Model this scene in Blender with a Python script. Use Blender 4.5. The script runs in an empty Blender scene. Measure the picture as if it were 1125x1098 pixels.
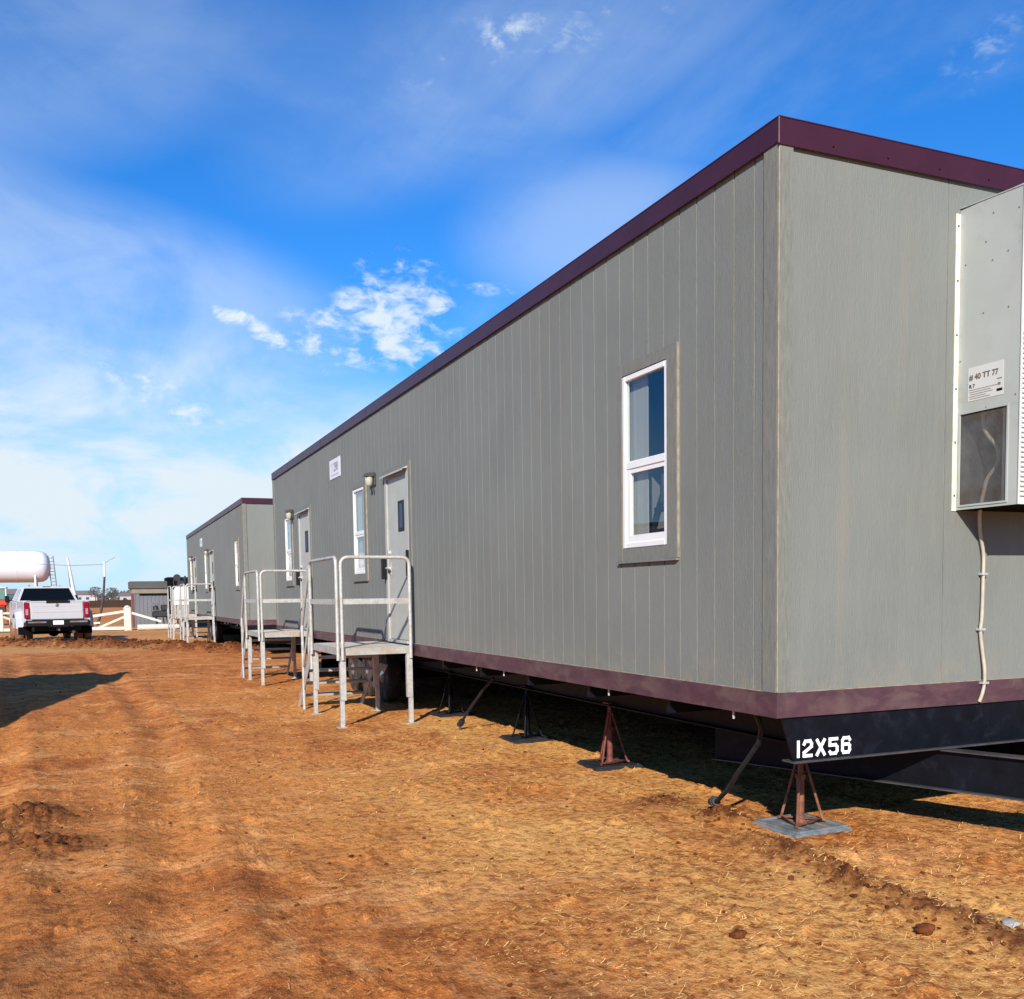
import bpy, math, random
import numpy as np
from mathutils import Vector, Matrix
random.seed(7)
rng = np.random.default_rng(11)
C = bpy.context.scene.collection
SC = bpy.context.scene
R = math.radians
# ------------------------------------------------------------------ camera
GZ = 0.82                     # height of the trailers' floor edge above the ground
yaw, pitch, roll = 0.4164342, -0.07195865, -0.01299402
v = Vector((math.sin(yaw)*math.cos(pitch), math.cos(yaw)*math.cos(pitch), math.sin(pitch)))
r0 = Vector((math.cos(yaw), -math.sin(yaw), 0)); u0 = r0.cross(v)
rr = math.cos(roll)*r0 + math.sin(roll)*u0
uu = -math.sin(roll)*r0 + math.cos(roll)*u0
cd = bpy.data.cameras.new('camera'); cam = bpy.data.objects.new('camera', cd); C.objects.link(cam)
cam.matrix_world = Matrix(((rr.x, uu.x, -v.x, -3.5794), (rr.y, uu.y, -v.y, -4.6711), (rr.z, uu.z, -v.z, 0.7318+GZ), (0, 0, 0, 1)))
cd.sensor_width = 36; cd.lens = 1097.0/1125*36
cd.shift_x = -(589.63-562.5)/1125; cd.shift_y = (731.77-549)/1125
cd.clip_start = 0.05; cd.clip_end = 9000
SC.camera = cam
# ------------------------------------------------------------------ light
SUNDIR = Vector((0.271, 0.44, -0.264)).normalized()      # the way the light travels
sl = bpy.data.lights.new('sun', 'SUN'); sl.energy = 5.0; sl.angle = R(0.5); sl.color = (1.0, 0.94, 0.86)
so = bpy.data.objects.new('sun', sl); C.objects.link(so)
so.rotation_euler = SUNDIR.to_track_quat('-Z', 'Y').to_euler()
SC.view_settings.view_transform = 'Standard'; SC.view_settings.look = 'None'
SC.view_settings.gamma = 1; SC.view_settings.exposure = 0.55
# ------------------------------------------------------------------ world
W = bpy.data.worlds.new('World'); SC.world = W; W.use_nodes = True
nt = W.node_tree; nt.nodes.clear()
class NB:
    """small node helper"""
    def __init__(s, tree): s.t = tree
    def n(s, typ, **kw):
        nd = s.t.nodes.new(typ)
        for k, val in kw.items():
            if k == 'inp':
                for kk, vv in val.items():
                    if isinstance(vv, bpy.types.NodeSocket): s.t.links.new(vv, nd.inputs[kk])
                    else: nd.inputs[kk].default_value = vv
            else: setattr(nd, k, val)
        return nd
    def math(s, op, a, b=0.0, c=None, clamp=False):
        nd = s.t.nodes.new('ShaderNodeMath'); nd.operation = op; nd.use_clamp = clamp
        for i, x in enumerate((a, b) if c is None else (a, b, c)):
            if isinstance(x, bpy.types.NodeSocket): s.t.links.new(x, nd.inputs[i])
            else: nd.inputs[i].default_value = x
        return nd.outputs[0]
    def smooth(s, x, a, b, lo=0.0, hi=1.0):
        nd = s.t.nodes.new('ShaderNodeMapRange'); nd.interpolation_type = 'SMOOTHSTEP'
        s.t.links.new(x, nd.inputs[0])
        for i, q in enumerate((a, b, lo, hi)): nd.inputs[i+1].default_value = q
        return nd.outputs[0]
    def mix(s, f, a, b, mode='MIX'):
        nd = s.t.nodes.new('ShaderNodeMix'); nd.data_type = 'RGBA'; nd.blend_type = mode
        for sock, x in ((nd.inputs[0], f), (nd.inputs[6], a), (nd.inputs[7], b)):
            if isinstance(x, bpy.types.NodeSocket): s.t.links.new(x, sock)
            elif isinstance(x, (tuple, list)): sock.default_value = tuple(x)+(1,) if len(x) == 3 else x
            else: sock.default_value = x
        return nd.outputs[2]
    def dot(s, vec, d):
        nd = s.t.nodes.new('ShaderNodeVectorMath'); nd.operation = 'DOT_PRODUCT'
        s.t.links.new(vec, nd.inputs[0]); nd.inputs[1].default_value = tuple(d); return nd.outputs['Value']
    def noise(s, vec, scale, detail=4, rough=0.5, dist=0.0, lac=2.0):
        nd = s.t.nodes.new('ShaderNodeTexNoise'); s.t.links.new(vec, nd.inputs['Vector'])
        nd.inputs['Scale'].default_value = scale; nd.inputs['Detail'].default_value = detail
        nd.inputs['Roughness'].default_value = rough; nd.inputs['Distortion'].default_value = dist
        return nd.outputs[0]
    def mapping(s, vec, scale=(1, 1, 1), rot=(0, 0, 0), loc=(0, 0, 0)):
        nd = s.t.nodes.new('ShaderNodeMapping'); s.t.links.new(vec, nd.inputs[0])
        nd.inputs['Location'].default_value = loc; nd.inputs['Rotation'].default_value = rot; nd.inputs['Scale'].default_value = scale
        return nd.outputs[0]
b = NB(nt)
sky = b.n('ShaderNodeTexSky'); sky.sky_type = 'NISHITA'; sky.sun_disc = False
sky.sun_elevation = math.asin(-SUNDIR.z)
sky.sun_rotation = math.atan2(-SUNDIR.x, -SUNDIR.y) % (2*math.pi)
sky.air_density = 1.0; sky.dust_density = 0.2; sky.ozone_density = 3.0; sky.altitude = 900
gen = b.n('ShaderNodeTexCoord').outputs['Generated']
hs = b.n('ShaderNodeHueSaturation', inp={'Saturation': 1.12, 'Value': 1.0, 'Color': b.mix(1.0, sky.outputs[0], (0.66, 0.97, 1.36), 'MULTIPLY')})
sep = b.n('ShaderNodeSeparateXYZ', inp={0: gen})
zc = b.math('ADD', sep.outputs[2], 0.12)
pl = b.n('ShaderNodeCombineXYZ', inp={0: b.math('DIVIDE', sep.outputs[0], zc), 1: b.math('DIVIDE', sep.outputs[1], zc), 2: 0.0}).outputs[0]
n_fine = b.noise(b.mapping(gen, (1, 1, 1.9), (0, R(14), 0)), 40, 9, 0.60, 0.35)
n_mid = b.noise(b.mapping(gen, (1, 1, 2.2)), 7, 7, 0.6, 0.5)
n_cir = b.noise(b.mapping(pl, (0.9, 0.35, 1), (0, 0, R(-38))), 1.5, 9, 0.58, 0.8)
def blob(c, ax, ay, tilt=0.0):
    c = Vector(c).normalized(); e1 = Vector((c.y, -c.x, 0)).normalized(); e2 = e1.cross(c)
    f1 = math.cos(tilt)*e1+math.sin(tilt)*e2; f2 = -math.sin(tilt)*e1+math.cos(tilt)*e2
    a = b.dot(gen, f1/ax); d = b.dot(gen, f2/ay)
    q = b.math('ADD', b.math('MULTIPLY', a, a), b.math('MULTIPLY', d, d))
    q = b.math('ADD', q, b.math('MULTIPLY', b.math('LESS_THAN', b.dot(gen, c), 0.0), 99.0))
    return b.smooth(q, 0.0, 1.0, 1.0, 0.0)
def add(*xs):
    o = xs[0]
    for x in xs[1:]: o = b.math('ADD', o, x)
    return o
def mul(x, k): return b.math('MULTIPLY', x, k)
cum = add(mul(blob((0.2424, 0.9372, 0.2450), .125, .048, 0.12), 0.62), mul(blob((0.2740, 0.9184, 0.2863), .070, .048, 0.1), 0.66), mul(blob((0.285, 0.925, 0.232), .060, .022, -0.5), 0.6),
          mul(blob((0.3545, 0.8903, 0.2858), .032, .010), 0.5), mul(blob((0.1400, 0.9587, 0.2480), .050, .014, -0.45), 0.9),
          mul(blob((0.6675, 0.6124, 0.4236), .05, .03, 0.6), 0.30), mul(blob((0.40, 0.79, 0.485), .12, .035, 0.2), 0.30), mul(blob((0.30, 0.83, 0.46), .10, .03, 0.5), 0.25),
          mul(blob((0.075, 0.975, 0.178), .11, .022, -0.45), 0.50))
nf = b.math('ADD', mul(n_fine, 0.7), mul(n_mid, 0.3))
cumd = b.math('MULTIPLY', b.smooth(b.math('ADD', mul(cum, 0.17), nf), 0.555, 0.80), b.smooth(cum, 0.02, 0.60))
veil = add(mul(blob((0.02, 0.990, 0.115), .58, .140, -0.05), 1.25), mul(blob((-0.04, 0.9444, 0.27), .34, .095, -0.1), 0.50),
           mul(blob((0.3457, 0.8069, 0.4649), .30, .11, 0.35), 0.34), mul(blob((0.4384, 0.8281, 0.3272), .16, .08), 0.34),
           mul(blob((-0.05, 0.90, 0.42), .30, .10, 0.3), 0.26))
veild = mul(veil, b.smooth(b.math('ADD', mul(n_cir, 0.7), mul(n_mid, 0.3)), 0.36, 0.60, 0.30, 1.0))
gencir = mul(b.smooth(n_cir, 0.52, 0.80), 0.16)
hz = b.smooth(sep.outputs[2], 0.0, 0.20, 0.65, 0.0)
dens = b.math('ADD', b.math('MAXIMUM', veild, gencir), mul(cumd, 0.95), clamp=True)
skyc = b.mix(hz, hs.outputs[0], (2.9, 4.5, 6.3))
final = b.mix(dens, skyc, (5.5, 6.35, 6.9))
bg = b.n('ShaderNodeBackground', inp={'Color': final, 'Strength': 0.095})
wo = b.n('ShaderNodeOutputWorld', inp={0: bg.outputs[0]})

# ------------------------------------------------------------------ materials
M = {}
def mat(name, col, rough=0.6, metal=0.0, var=0.0, scale=8.0, bump=0.0, bscale=60.0, stretch=(1, 1, 1), dirt=None, dirtamt=0.0, dscale=3.0, spec=0.5, rust=None, coord='Object'):
    m = bpy.data.materials.new(name); m.use_nodes = True; t = m.node_tree; k = NB(t)
    p = t.nodes['Principled BSDF']
    tc = k.n('ShaderNodeTexCoord').outputs[coord]
    vec = k.mapping(tc, stretch)
    c = tuple(col)+(1,)
    out = None
    if var > 0:
        n = k.noise(vec, scale, 6, 0.6)
        lo = tuple(x*(1-var) for x in col); hi = tuple(min(1, x*(1+var)) for x in col)
        out = k.mix(k.smooth(n, 0.3, 0.7), lo, hi)
    if dirt is not None:
        n2 = k.noise(vec, dscale, 8, 0.65, 0.4)
        f = k.smooth(n2, 0.62-dirtamt*0.35, 0.80-dirtamt*0.2)
        out = k.mix(f, out if out is not None else c, dirt)
    if out is not None: t.links.new(out, p.inputs['Base Color'])
    else: p.inputs['Base Color'].default_value = c
    p.inputs['Roughness'].default_value = rough; p.inputs['Metallic'].default_value = metal
    p.inputs['Specular IOR Level'].default_value = spec
    if bump > 0:
        bn = k.n('ShaderNodeBump', inp={'Strength': 1.0, 'Distance': bump, 'Height': k.noise(vec, bscale, 5, 0.6)})
        t.links.new(bn.outputs[0], p.inputs['Normal'])
    M[name] = m; return m
GREY = (0.152, 0.163, 0.147); DUST = (0.27, 0.215, 0.135)
def siding_mat(name, streakw):
    m = bpy.data.materials.new(name); m.use_nodes = True; t = m.node_tree; k = NB(t); p = t.nodes['Principled BSDF']
    tc = k.n('ShaderNodeTexCoord').outputs['Object']
    sx = k.n('ShaderNodeSeparateXYZ', inp={0: tc})
    grain = k.noise(k.mapping(tc, (14, 14, 0.9)), 14, 7, 0.65, 0.6)       # long vertical wood grain
    grain2 = k.noise(k.mapping(tc, (4, 4, 0.35)), 5, 5, 0.6, 1.0)
    blotch = k.noise(tc, 0.9, 5, 0.55)
    tilt = k.smooth(blotch, 0.3, 0.7)
    c1 = k.mix(tilt, tuple(x*0.93 for x in GREY), tuple(x*1.08 for x in GREY))
    c2 = k.mix(mul_(k, k.smooth(grain2, 0.35, 0.7), 0.35), c1, (GREY[0]*1.22, GREY[1]*1.18, GREY[2]*1.10))
    # each 203 mm plank takes the paint a little differently
    pk = k.n('ShaderNodeTexWhiteNoise', noise_dimensions='1D', inp={'W': k.math('FLOOR', k.math('DIVIDE', k.math('SUBTRACT', sx.outputs[1], 0.025), 0.203))})
    c3 = k.mix(mul_(k, pk.outputs[0], 0.22*streakw), c2, (0.165, 0.165, 0.150))
    c3 = k.mix(mul_(k, k.smooth(grain, 0.50, 0.78), 0.60), c3, (0.215, 0.215, 0.195))
    # dust streaks that ran down the wall
    st = k.noise(k.mapping(tc, (1.6, 1.6, 0.10)), 2.2, 6, 0.6, 0.2)
    c4 = k.mix(mul_(k, k.smooth(st, 0.58, 0.80), 0.22), c3, DUST)
    # splashed soil at the foot of the boards
    lowf = k.math('MULTIPLY', k.smooth(sx.outputs[2], 0.14, 0.42, 1.0, 0.0), k.smooth(k.noise(tc, 5, 6, 0.7), 0.42, 0.68))
    c5 = k.mix(mul_(k, lowf, 0.35), c4, DUST)
    t.links.new(c5, p.inputs['Base Color'])
    t.links.new(k.smooth(grain, 0.3, 0.7, 0.62, 0.85), p.inputs['Roughness'])
    p.inputs['Specular IOR Level'].default_value = 0.35
    h = k.math('ADD', mul_(k, grain, 0.6), mul_(k, k.noise(k.mapping(tc, (3, 3, 0.5)), 40, 3, 0.6), 0.4))
    bn = k.n('ShaderNodeBump', inp={'Strength': 0.8, 'Distance': 0.007, 'Height': h})
    t.links.new(bn.outputs[0], p.inputs['Normal'])
    M[name] = m
def mul_(k, x, f): return k.math('MULTIPLY', x, f)
siding_mat('grooved_siding', 1.0); siding_mat('flat_siding', 0.0)
mat('groove_dust', (0.30, 0.275, 0.215), 0.9, var=0.35, scale=9, stretch=(1, 1, 0.4), dirt=(0.15, 0.15, 0.13), dirtamt=0.9, dscale=4)
mat('trim_board', (0.146, 0.149, 0.127), 0.75, var=0.14, scale=18, stretch=(3, 3, .5), bump=0.002, bscale=50, dirt=(0.20, 0.175, 0.125), dirtamt=0.25, dscale=4)
mat('caulk', (0.25, 0.205, 0.14), 0.8, var=0.25, scale=14)
mat('maroon_metal', (0.040, 0.0085, 0.016), 0.42, 0.0, var=0.12, scale=3, spec=0.35, bump=0.002, bscale=6)
mat('maroon_skirt', (0.062, 0.025, 0.034), 0.55, 0.0, var=0.22, scale=5, stretch=(1, 1, 2), dirt=(0.10, 0.058, 0.052), dirtamt=0.55, dscale=3.5, bump=0.001, bscale=20)
mat('white_vinyl', (0.66, 0.66, 0.63), 0.35, var=0.03, scale=6)
mat('door_paint', (0.345, 0.345, 0.30), 0.45, var=0.06, scale=4, dirt=(0.40, 0.35, 0.27), dirtamt=0.25, dscale=2, bump=0.0006, bscale=15)
mat('black_plastic', (0.006, 0.006, 0.007), 0.5, spec=0.25)
mat('black_steel', (0.0018, 0.0024, 0.005), 0.55, 0.0, spec=0.2, var=0.5, scale=6, dirt=(0.008, 0.010, 0.015), dirtamt=0.35, dscale=7, bump=0.001, bscale=25)
mat('steel_edge', (0.045, 0.042, 0.042), 0.5, var=0.3, scale=9)
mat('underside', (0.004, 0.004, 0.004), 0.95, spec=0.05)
mat('white_stencil', (0.80, 0.81, 0.80), 0.6, var=0.10, scale=30)
mat('sign_white', (0.60, 0.60, 0.63), 0.5, var=0.04)
mat('sign_ink', (0.13, 0.15, 0.18), 0.6)
mat('sign_faint', (0.36, 0.40, 0.44), 0.6)
mat('unit_paint', (0.35, 0.375, 0.35), 0.38, 0.0, var=0.05, scale=2.5, dirt=(0.26, 0.27, 0.24), dirtamt=0.3, dscale=3, spec=0.5)
mat('unit_front', (0.50, 0.51, 0.48), 0.38, var=0.04, scale=3)
mat('cream_strip', (0.72, 0.68, 0.52), 0.5, var=0.12, scale=9, dirt=(0.42, 0.30, 0.18), dirtamt=0.3, dscale=6)
mat('rust', (0.18, 0.062, 0.030), 0.8, 0.1, var=0.35, scale=22, bump=0.0015, bscale=70, dirt=(0.26, 0.12, 0.06), dirtamt=0.5, dscale=12)
mat('conduit', (0.38, 0.33, 0.25), 0.5, var=0.15, scale=12)
mat('galvanised', (0.40, 0.40, 0.375), 0.5, 0.2, var=0.14, scale=24, dirt=(0.31, 0.28, 0.235), dirtamt=0.4, dscale=5)
mat('deck_metal', (0.37, 0.365, 0.335), 0.5, 0.25, var=0.15, scale=12, dirt=(0.36, 0.28, 0.20), dirtamt=0.6, dscale=4)
mat('screw_rust', (0.12, 0.10, 0.08), 0.6)
mat('pad_plastic', (0.12, 0.14, 0.15), 0.6, var=0.3, scale=14, dirt=(0.26, 0.17, 0.10), dirtamt=0.4, dscale=6)
mat('pad_dark', (0.010, 0.011, 0.013), 0.6, var=0.3, scale=14, dirt=(0.10, 0.05, 0.03), dirtamt=0.2, dscale=6)
mat('dark_red_steel', (0.14, 0.035, 0.022), 0.7, var=0.3, scale=20)
mat('strap_steel', (0.012, 0.015, 0.020), 0.40, 0.0, spec=0.2, var=0.3, scale=15)
mat('lamp_bronze', (0.05, 0.045, 0.035), 0.5)
mat('lamp_globe', (0.40, 0.385, 0.30), 0.3)
mat('rubber', (0.018, 0.016, 0.015), 0.85, var=0.4, scale=12, dirt=(0.16, 0.075, 0.03), dirtamt=0.5, dscale=5)
mat('mud_rubber', (0.05, 0.03, 0.02), 0.9, var=0.4, scale=8, dirt=(0.24, 0.11, 0.05), dirtamt=0.9, dscale=4)
mat('rim_grey', (0.20, 0.20, 0.20), 0.5, 0.3, var=0.2, scale=8, dirt=(0.16, 0.09, 0.05), dirtamt=0.5)
mat('car_paint', (0.43, 0.43, 0.44), 0.22, var=0.02, scale=2, spec=0.6)
mat('chrome', (0.55, 0.55, 0.57), 0.2, 0.9)
mat('tail_red', (0.20, 0.003, 0.012), 0.25)
mat('lamp_clear', (0.34, 0.20, 0.22), 0.2)
mat('car_glass', (0.003, 0.004, 0.005), 0.12, spec=0.18)
mat('plate_white', (0.8, 0.8, 0.8), 0.4)
mat('white_paint', (0.58, 0.58, 0.57), 0.5, var=0.05, scale=2)
mat('tank_white', (0.62, 0.64, 0.66), 0.4, var=0.04, scale=0.3)
mat('fence_white', (0.56, 0.51, 0.42), 0.6, var=0.08, scale=3)
mat('shed_wall', (0.125, 0.13, 0.14), 0.7, var=0.08, scale=0.8, bump=0.003, bscale=8)
mat('shed_roof', (0.06, 0.06, 0.056), 0.7, var=0.15, scale=1.2)
mat('shed_tan', (0.20, 0.165, 0.125), 0.8, var=0.1, scale=2)
mat('shed_red', (0.14, 0.025, 0.02), 0.7)
mat('tractor_red', (0.45, 0.04, 0.015), 0.4, var=0.1, scale=4)
mat('tractor_dark', (0.03, 0.018, 0.013), 0.7, var=0.3, scale=4)
mat('cab_glass', (0.10, 0.20, 0.17), 0.1)
mat('matte_black', (0.003, 0.003, 0.0035), 0.85, spec=0.1)
mat('crate_tan', (0.46, 0.33, 0.24), 0.8, var=0.15, scale=4)
mat('crate_red', (0.28, 0.08, 0.05), 0.7)
mat('machine_dark', (0.014, 0.014, 0.017), 0.6, var=0.3, scale=6)
mat('wood_pole', (0.05, 0.035, 0.03), 0.85, var=0.3, scale=2)
mat('pale_wall', (0.42, 0.38, 0.35), 0.8, var=0.15, scale=0.05)
mat('far_roof', (0.16, 0.13, 0.13), 0.8)
mat('far_green', (0.045, 0.10, 0.085), 0.8)
mat('far_foliage', (0.085, 0.075, 0.06), 0.9, var=0.4, scale=0.6)
mat('bark', (0.07, 0.05, 0.04), 0.9)
mat('blind', (0.34, 0.33, 0.28), 0.8, var=0.1, scale=3, stretch=(1, 12, .3))
mat('room_dark', (0.035, 0.06, 0.10), 0.9)
mat('room_blue', (0.15, 0.14, 0.13), 0.8)
mat('ladder_dark', (0.010, 0.012, 0.018), 0.6)
mat('stone_pale', (0.30, 0.29, 0.27), 0.8, var=0.15, scale=20, bump=0.004, bscale=40)
# window glass: mostly clear, mirrors the sky at a slant
def glass(name, tint, ior=1.5, extra=0.03, rough=0.0):
    m = bpy.data.materials.new(name); m.use_nodes = True; t = m.node_tree; t.nodes.clear(); k = NB(t)
    fa = k.n('ShaderNodeLayerWeight', inp={0: 0.5}).outputs['Facing']; f = k.math('ADD', k.math('MULTIPLY', k.math('POWER', fa, 5.0), 0.85), extra, clamp=True)
    tr = k.n('ShaderNodeBsdfTransparent', inp={0: tint+(1,)}); gl = k.n('ShaderNodeBsdfGlossy', inp={'Color': (1, 1, 1, 1), 'Roughness': rough})
    mx = k.n('ShaderNodeMixShader', inp={0: f, 1: tr.outputs[0], 2: gl.outputs[0]})
    k.n('ShaderNodeOutputMaterial', inp={0: mx.outputs[0]}); M[name] = m
glass('window_glass', (0.88, 0.90, 0.90), 1.55, 0.05)
glass('plastic_screen', (0.55, 0.58, 0.58), 1.3, 0.02, 0.3)

def soil_mat():
    m = bpy.data.materials.new('red_soil'); m.use_nodes = True; t = m.node_tree; k = NB(t); p = t.nodes['Principled BSDF']
    geo = k.n('ShaderNodeNewGeometry').outputs['Position']
    sx = k.n('ShaderNodeSeparateXYZ', inp={0: geo}); X, Y = sx.outputs[0], sx.outputs[1]
    st = k.mapping(geo, (1.0, 0.55, 1), (0, 0, R(12)))
    n1 = k.noise(st, 0.55, 6, 0.60, 0.5); n2 = k.noise(st, 2.7, 7, 0.70, 0.15); n3 = k.noise(geo, 15, 7, 0.72, 0.0)
    n4 = k.noise(geo, 70, 5, 0.72); n5 = k.noise(k.mapping(geo, (1, 0.35, 1), (0, 0, R(64))), 3.0, 6, 0.68, 0.2)
    n6 = k.noise(geo, 0.13, 4, 0.55)
    deep = (0.30, 0.080, 0.015); soil = (0.56, 0.185, 0.038); pale = (0.74, 0.335, 0.115); straw = (0.78, 0.43, 0.125)
    c = k.mix(k.smooth(n2, 0.36, 0.62), deep, soil)
    c = k.mix(k.math('MULTIPLY', k.smooth(n1, 0.40, 0.62), 0.85), c, soil)
    # dusty packed places
    c = k.mix(k.math('MULTIPLY', k.smooth(n5, 0.52, 0.70), 0.75), c, pale)
    n7 = k.noise(k.mapping(geo, (0.45, 1.3, 1), (0, 0, R(-14))), 1.1, 7, 0.66, 0.1)
    c = k.mix(k.math('MULTIPLY', k.smooth(n7, 0.50, 0.66), 0.80), c, pale)
    c = k.mix(k.math('MULTIPLY', k.smooth(n7, 0.44, 0.30), 0.40), c, deep)
    # straw cover: thicker towards the trailer, thin on the left and far off
    zx = k.math('ADD', X, k.math('MULTIPLY', Y, -0.10))
    side = k.smooth(zx, -3.4, -0.3, 0.16, 1.0)
    side = k.math('MULTIPLY', side, k.smooth(Y, 8.0, 17.0, 1.0, 0.15))
    sm = k.math('ADD', k.math('MULTIPLY', n1, 0.6), k.math('MULTIPLY', n3, 0.5))
    sf = k.math('MULTIPLY', k.smooth(sm, 0.45, 0.66), side)
    c = k.mix(k.math('MULTIPLY', sf, 0.80), c, straw)
    # dark crumbs and bright flecks; fine relief shading put into the colour
    c = k.mix(k.math('MULTIPLY', k.smooth(n3, 0.53, 0.38), 0.50), c, (0.12, 0.036, 0.010))
    c = k.mix(k.math('MULTIPLY', k.smooth(n4, 0.56, 0.68), 0.75), c, (0.74, 0.43, 0.18))
    c = k.mix(k.math('MULTIPLY', k.smooth(n4, 0.44, 0.33), 0.70), c, (0.10, 0.035, 0.012))
    # pale packed strip in front of the second trailer; far dry fields
    far = k.smooth(Y, 200.0, 240.0)
    fieldc = k.mix(k.smooth(k.noise(k.mapping(geo, (0.2, 1, 1)), 0.02, 4, 0.5), 0.35, 0.65), (0.36, 0.26, 0.18), (0.46, 0.36, 0.26))
    strip = k.math('MULTIPLY', k.smooth(Y, 26.5, 29.0), k.smooth(Y, 60, 80.0, 1.0, 0.2))
    c = k.mix(k.math('MULTIPLY', strip, k.smooth(n6, 0.30, 0.55, 0.30, 0.65)), c, (0.52, 0.285, 0.105))
    dug = k.n('ShaderNodeAttribute', attribute_name='dug').outputs['Fac']
    c = k.mix(k.math('MULTIPLY', dug, 1.0, clamp=True), c, k.mix(k.smooth(n3, .35, .65), (0.075, 0.024, 0.007), (0.25, 0.082, 0.022)))
    c = k.mix(far, c, fieldc)
    t.links.new(c, p.inputs['Base Color']); p.inputs['Roughness'].default_value = 0.95; p.inputs['Specular IOR Level'].default_value = 0.15
    h = k.math('ADD', k.math('MULTIPLY', n3, 0.018), k.math('MULTIPLY', n4, 0.003))
    h = k.math('ADD', h, k.math('MULTIPLY', n2, 0.07))
    bn = k.n('ShaderNodeBump', inp={'Strength': 0.9, 'Distance': 1.0, 'Height': h}); t.links.new(bn.outputs[0], p.inputs['Normal'])
    M['red_soil'] = m
    for nm, col in (('clod_soil', (0.115, 0.036, 0.012)), ('berm_soil', (0.055, 0.03, 0.018))):
        mat(nm, col, 0.95, var=0.4, scale=14, bump=0.01, bscale=45, spec=0.1)
soil_mat()
mat('straw_blades', (0.70, 0.43, 0.16), 0.7, var=0.35, scale=3, spec=0.2)

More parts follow.
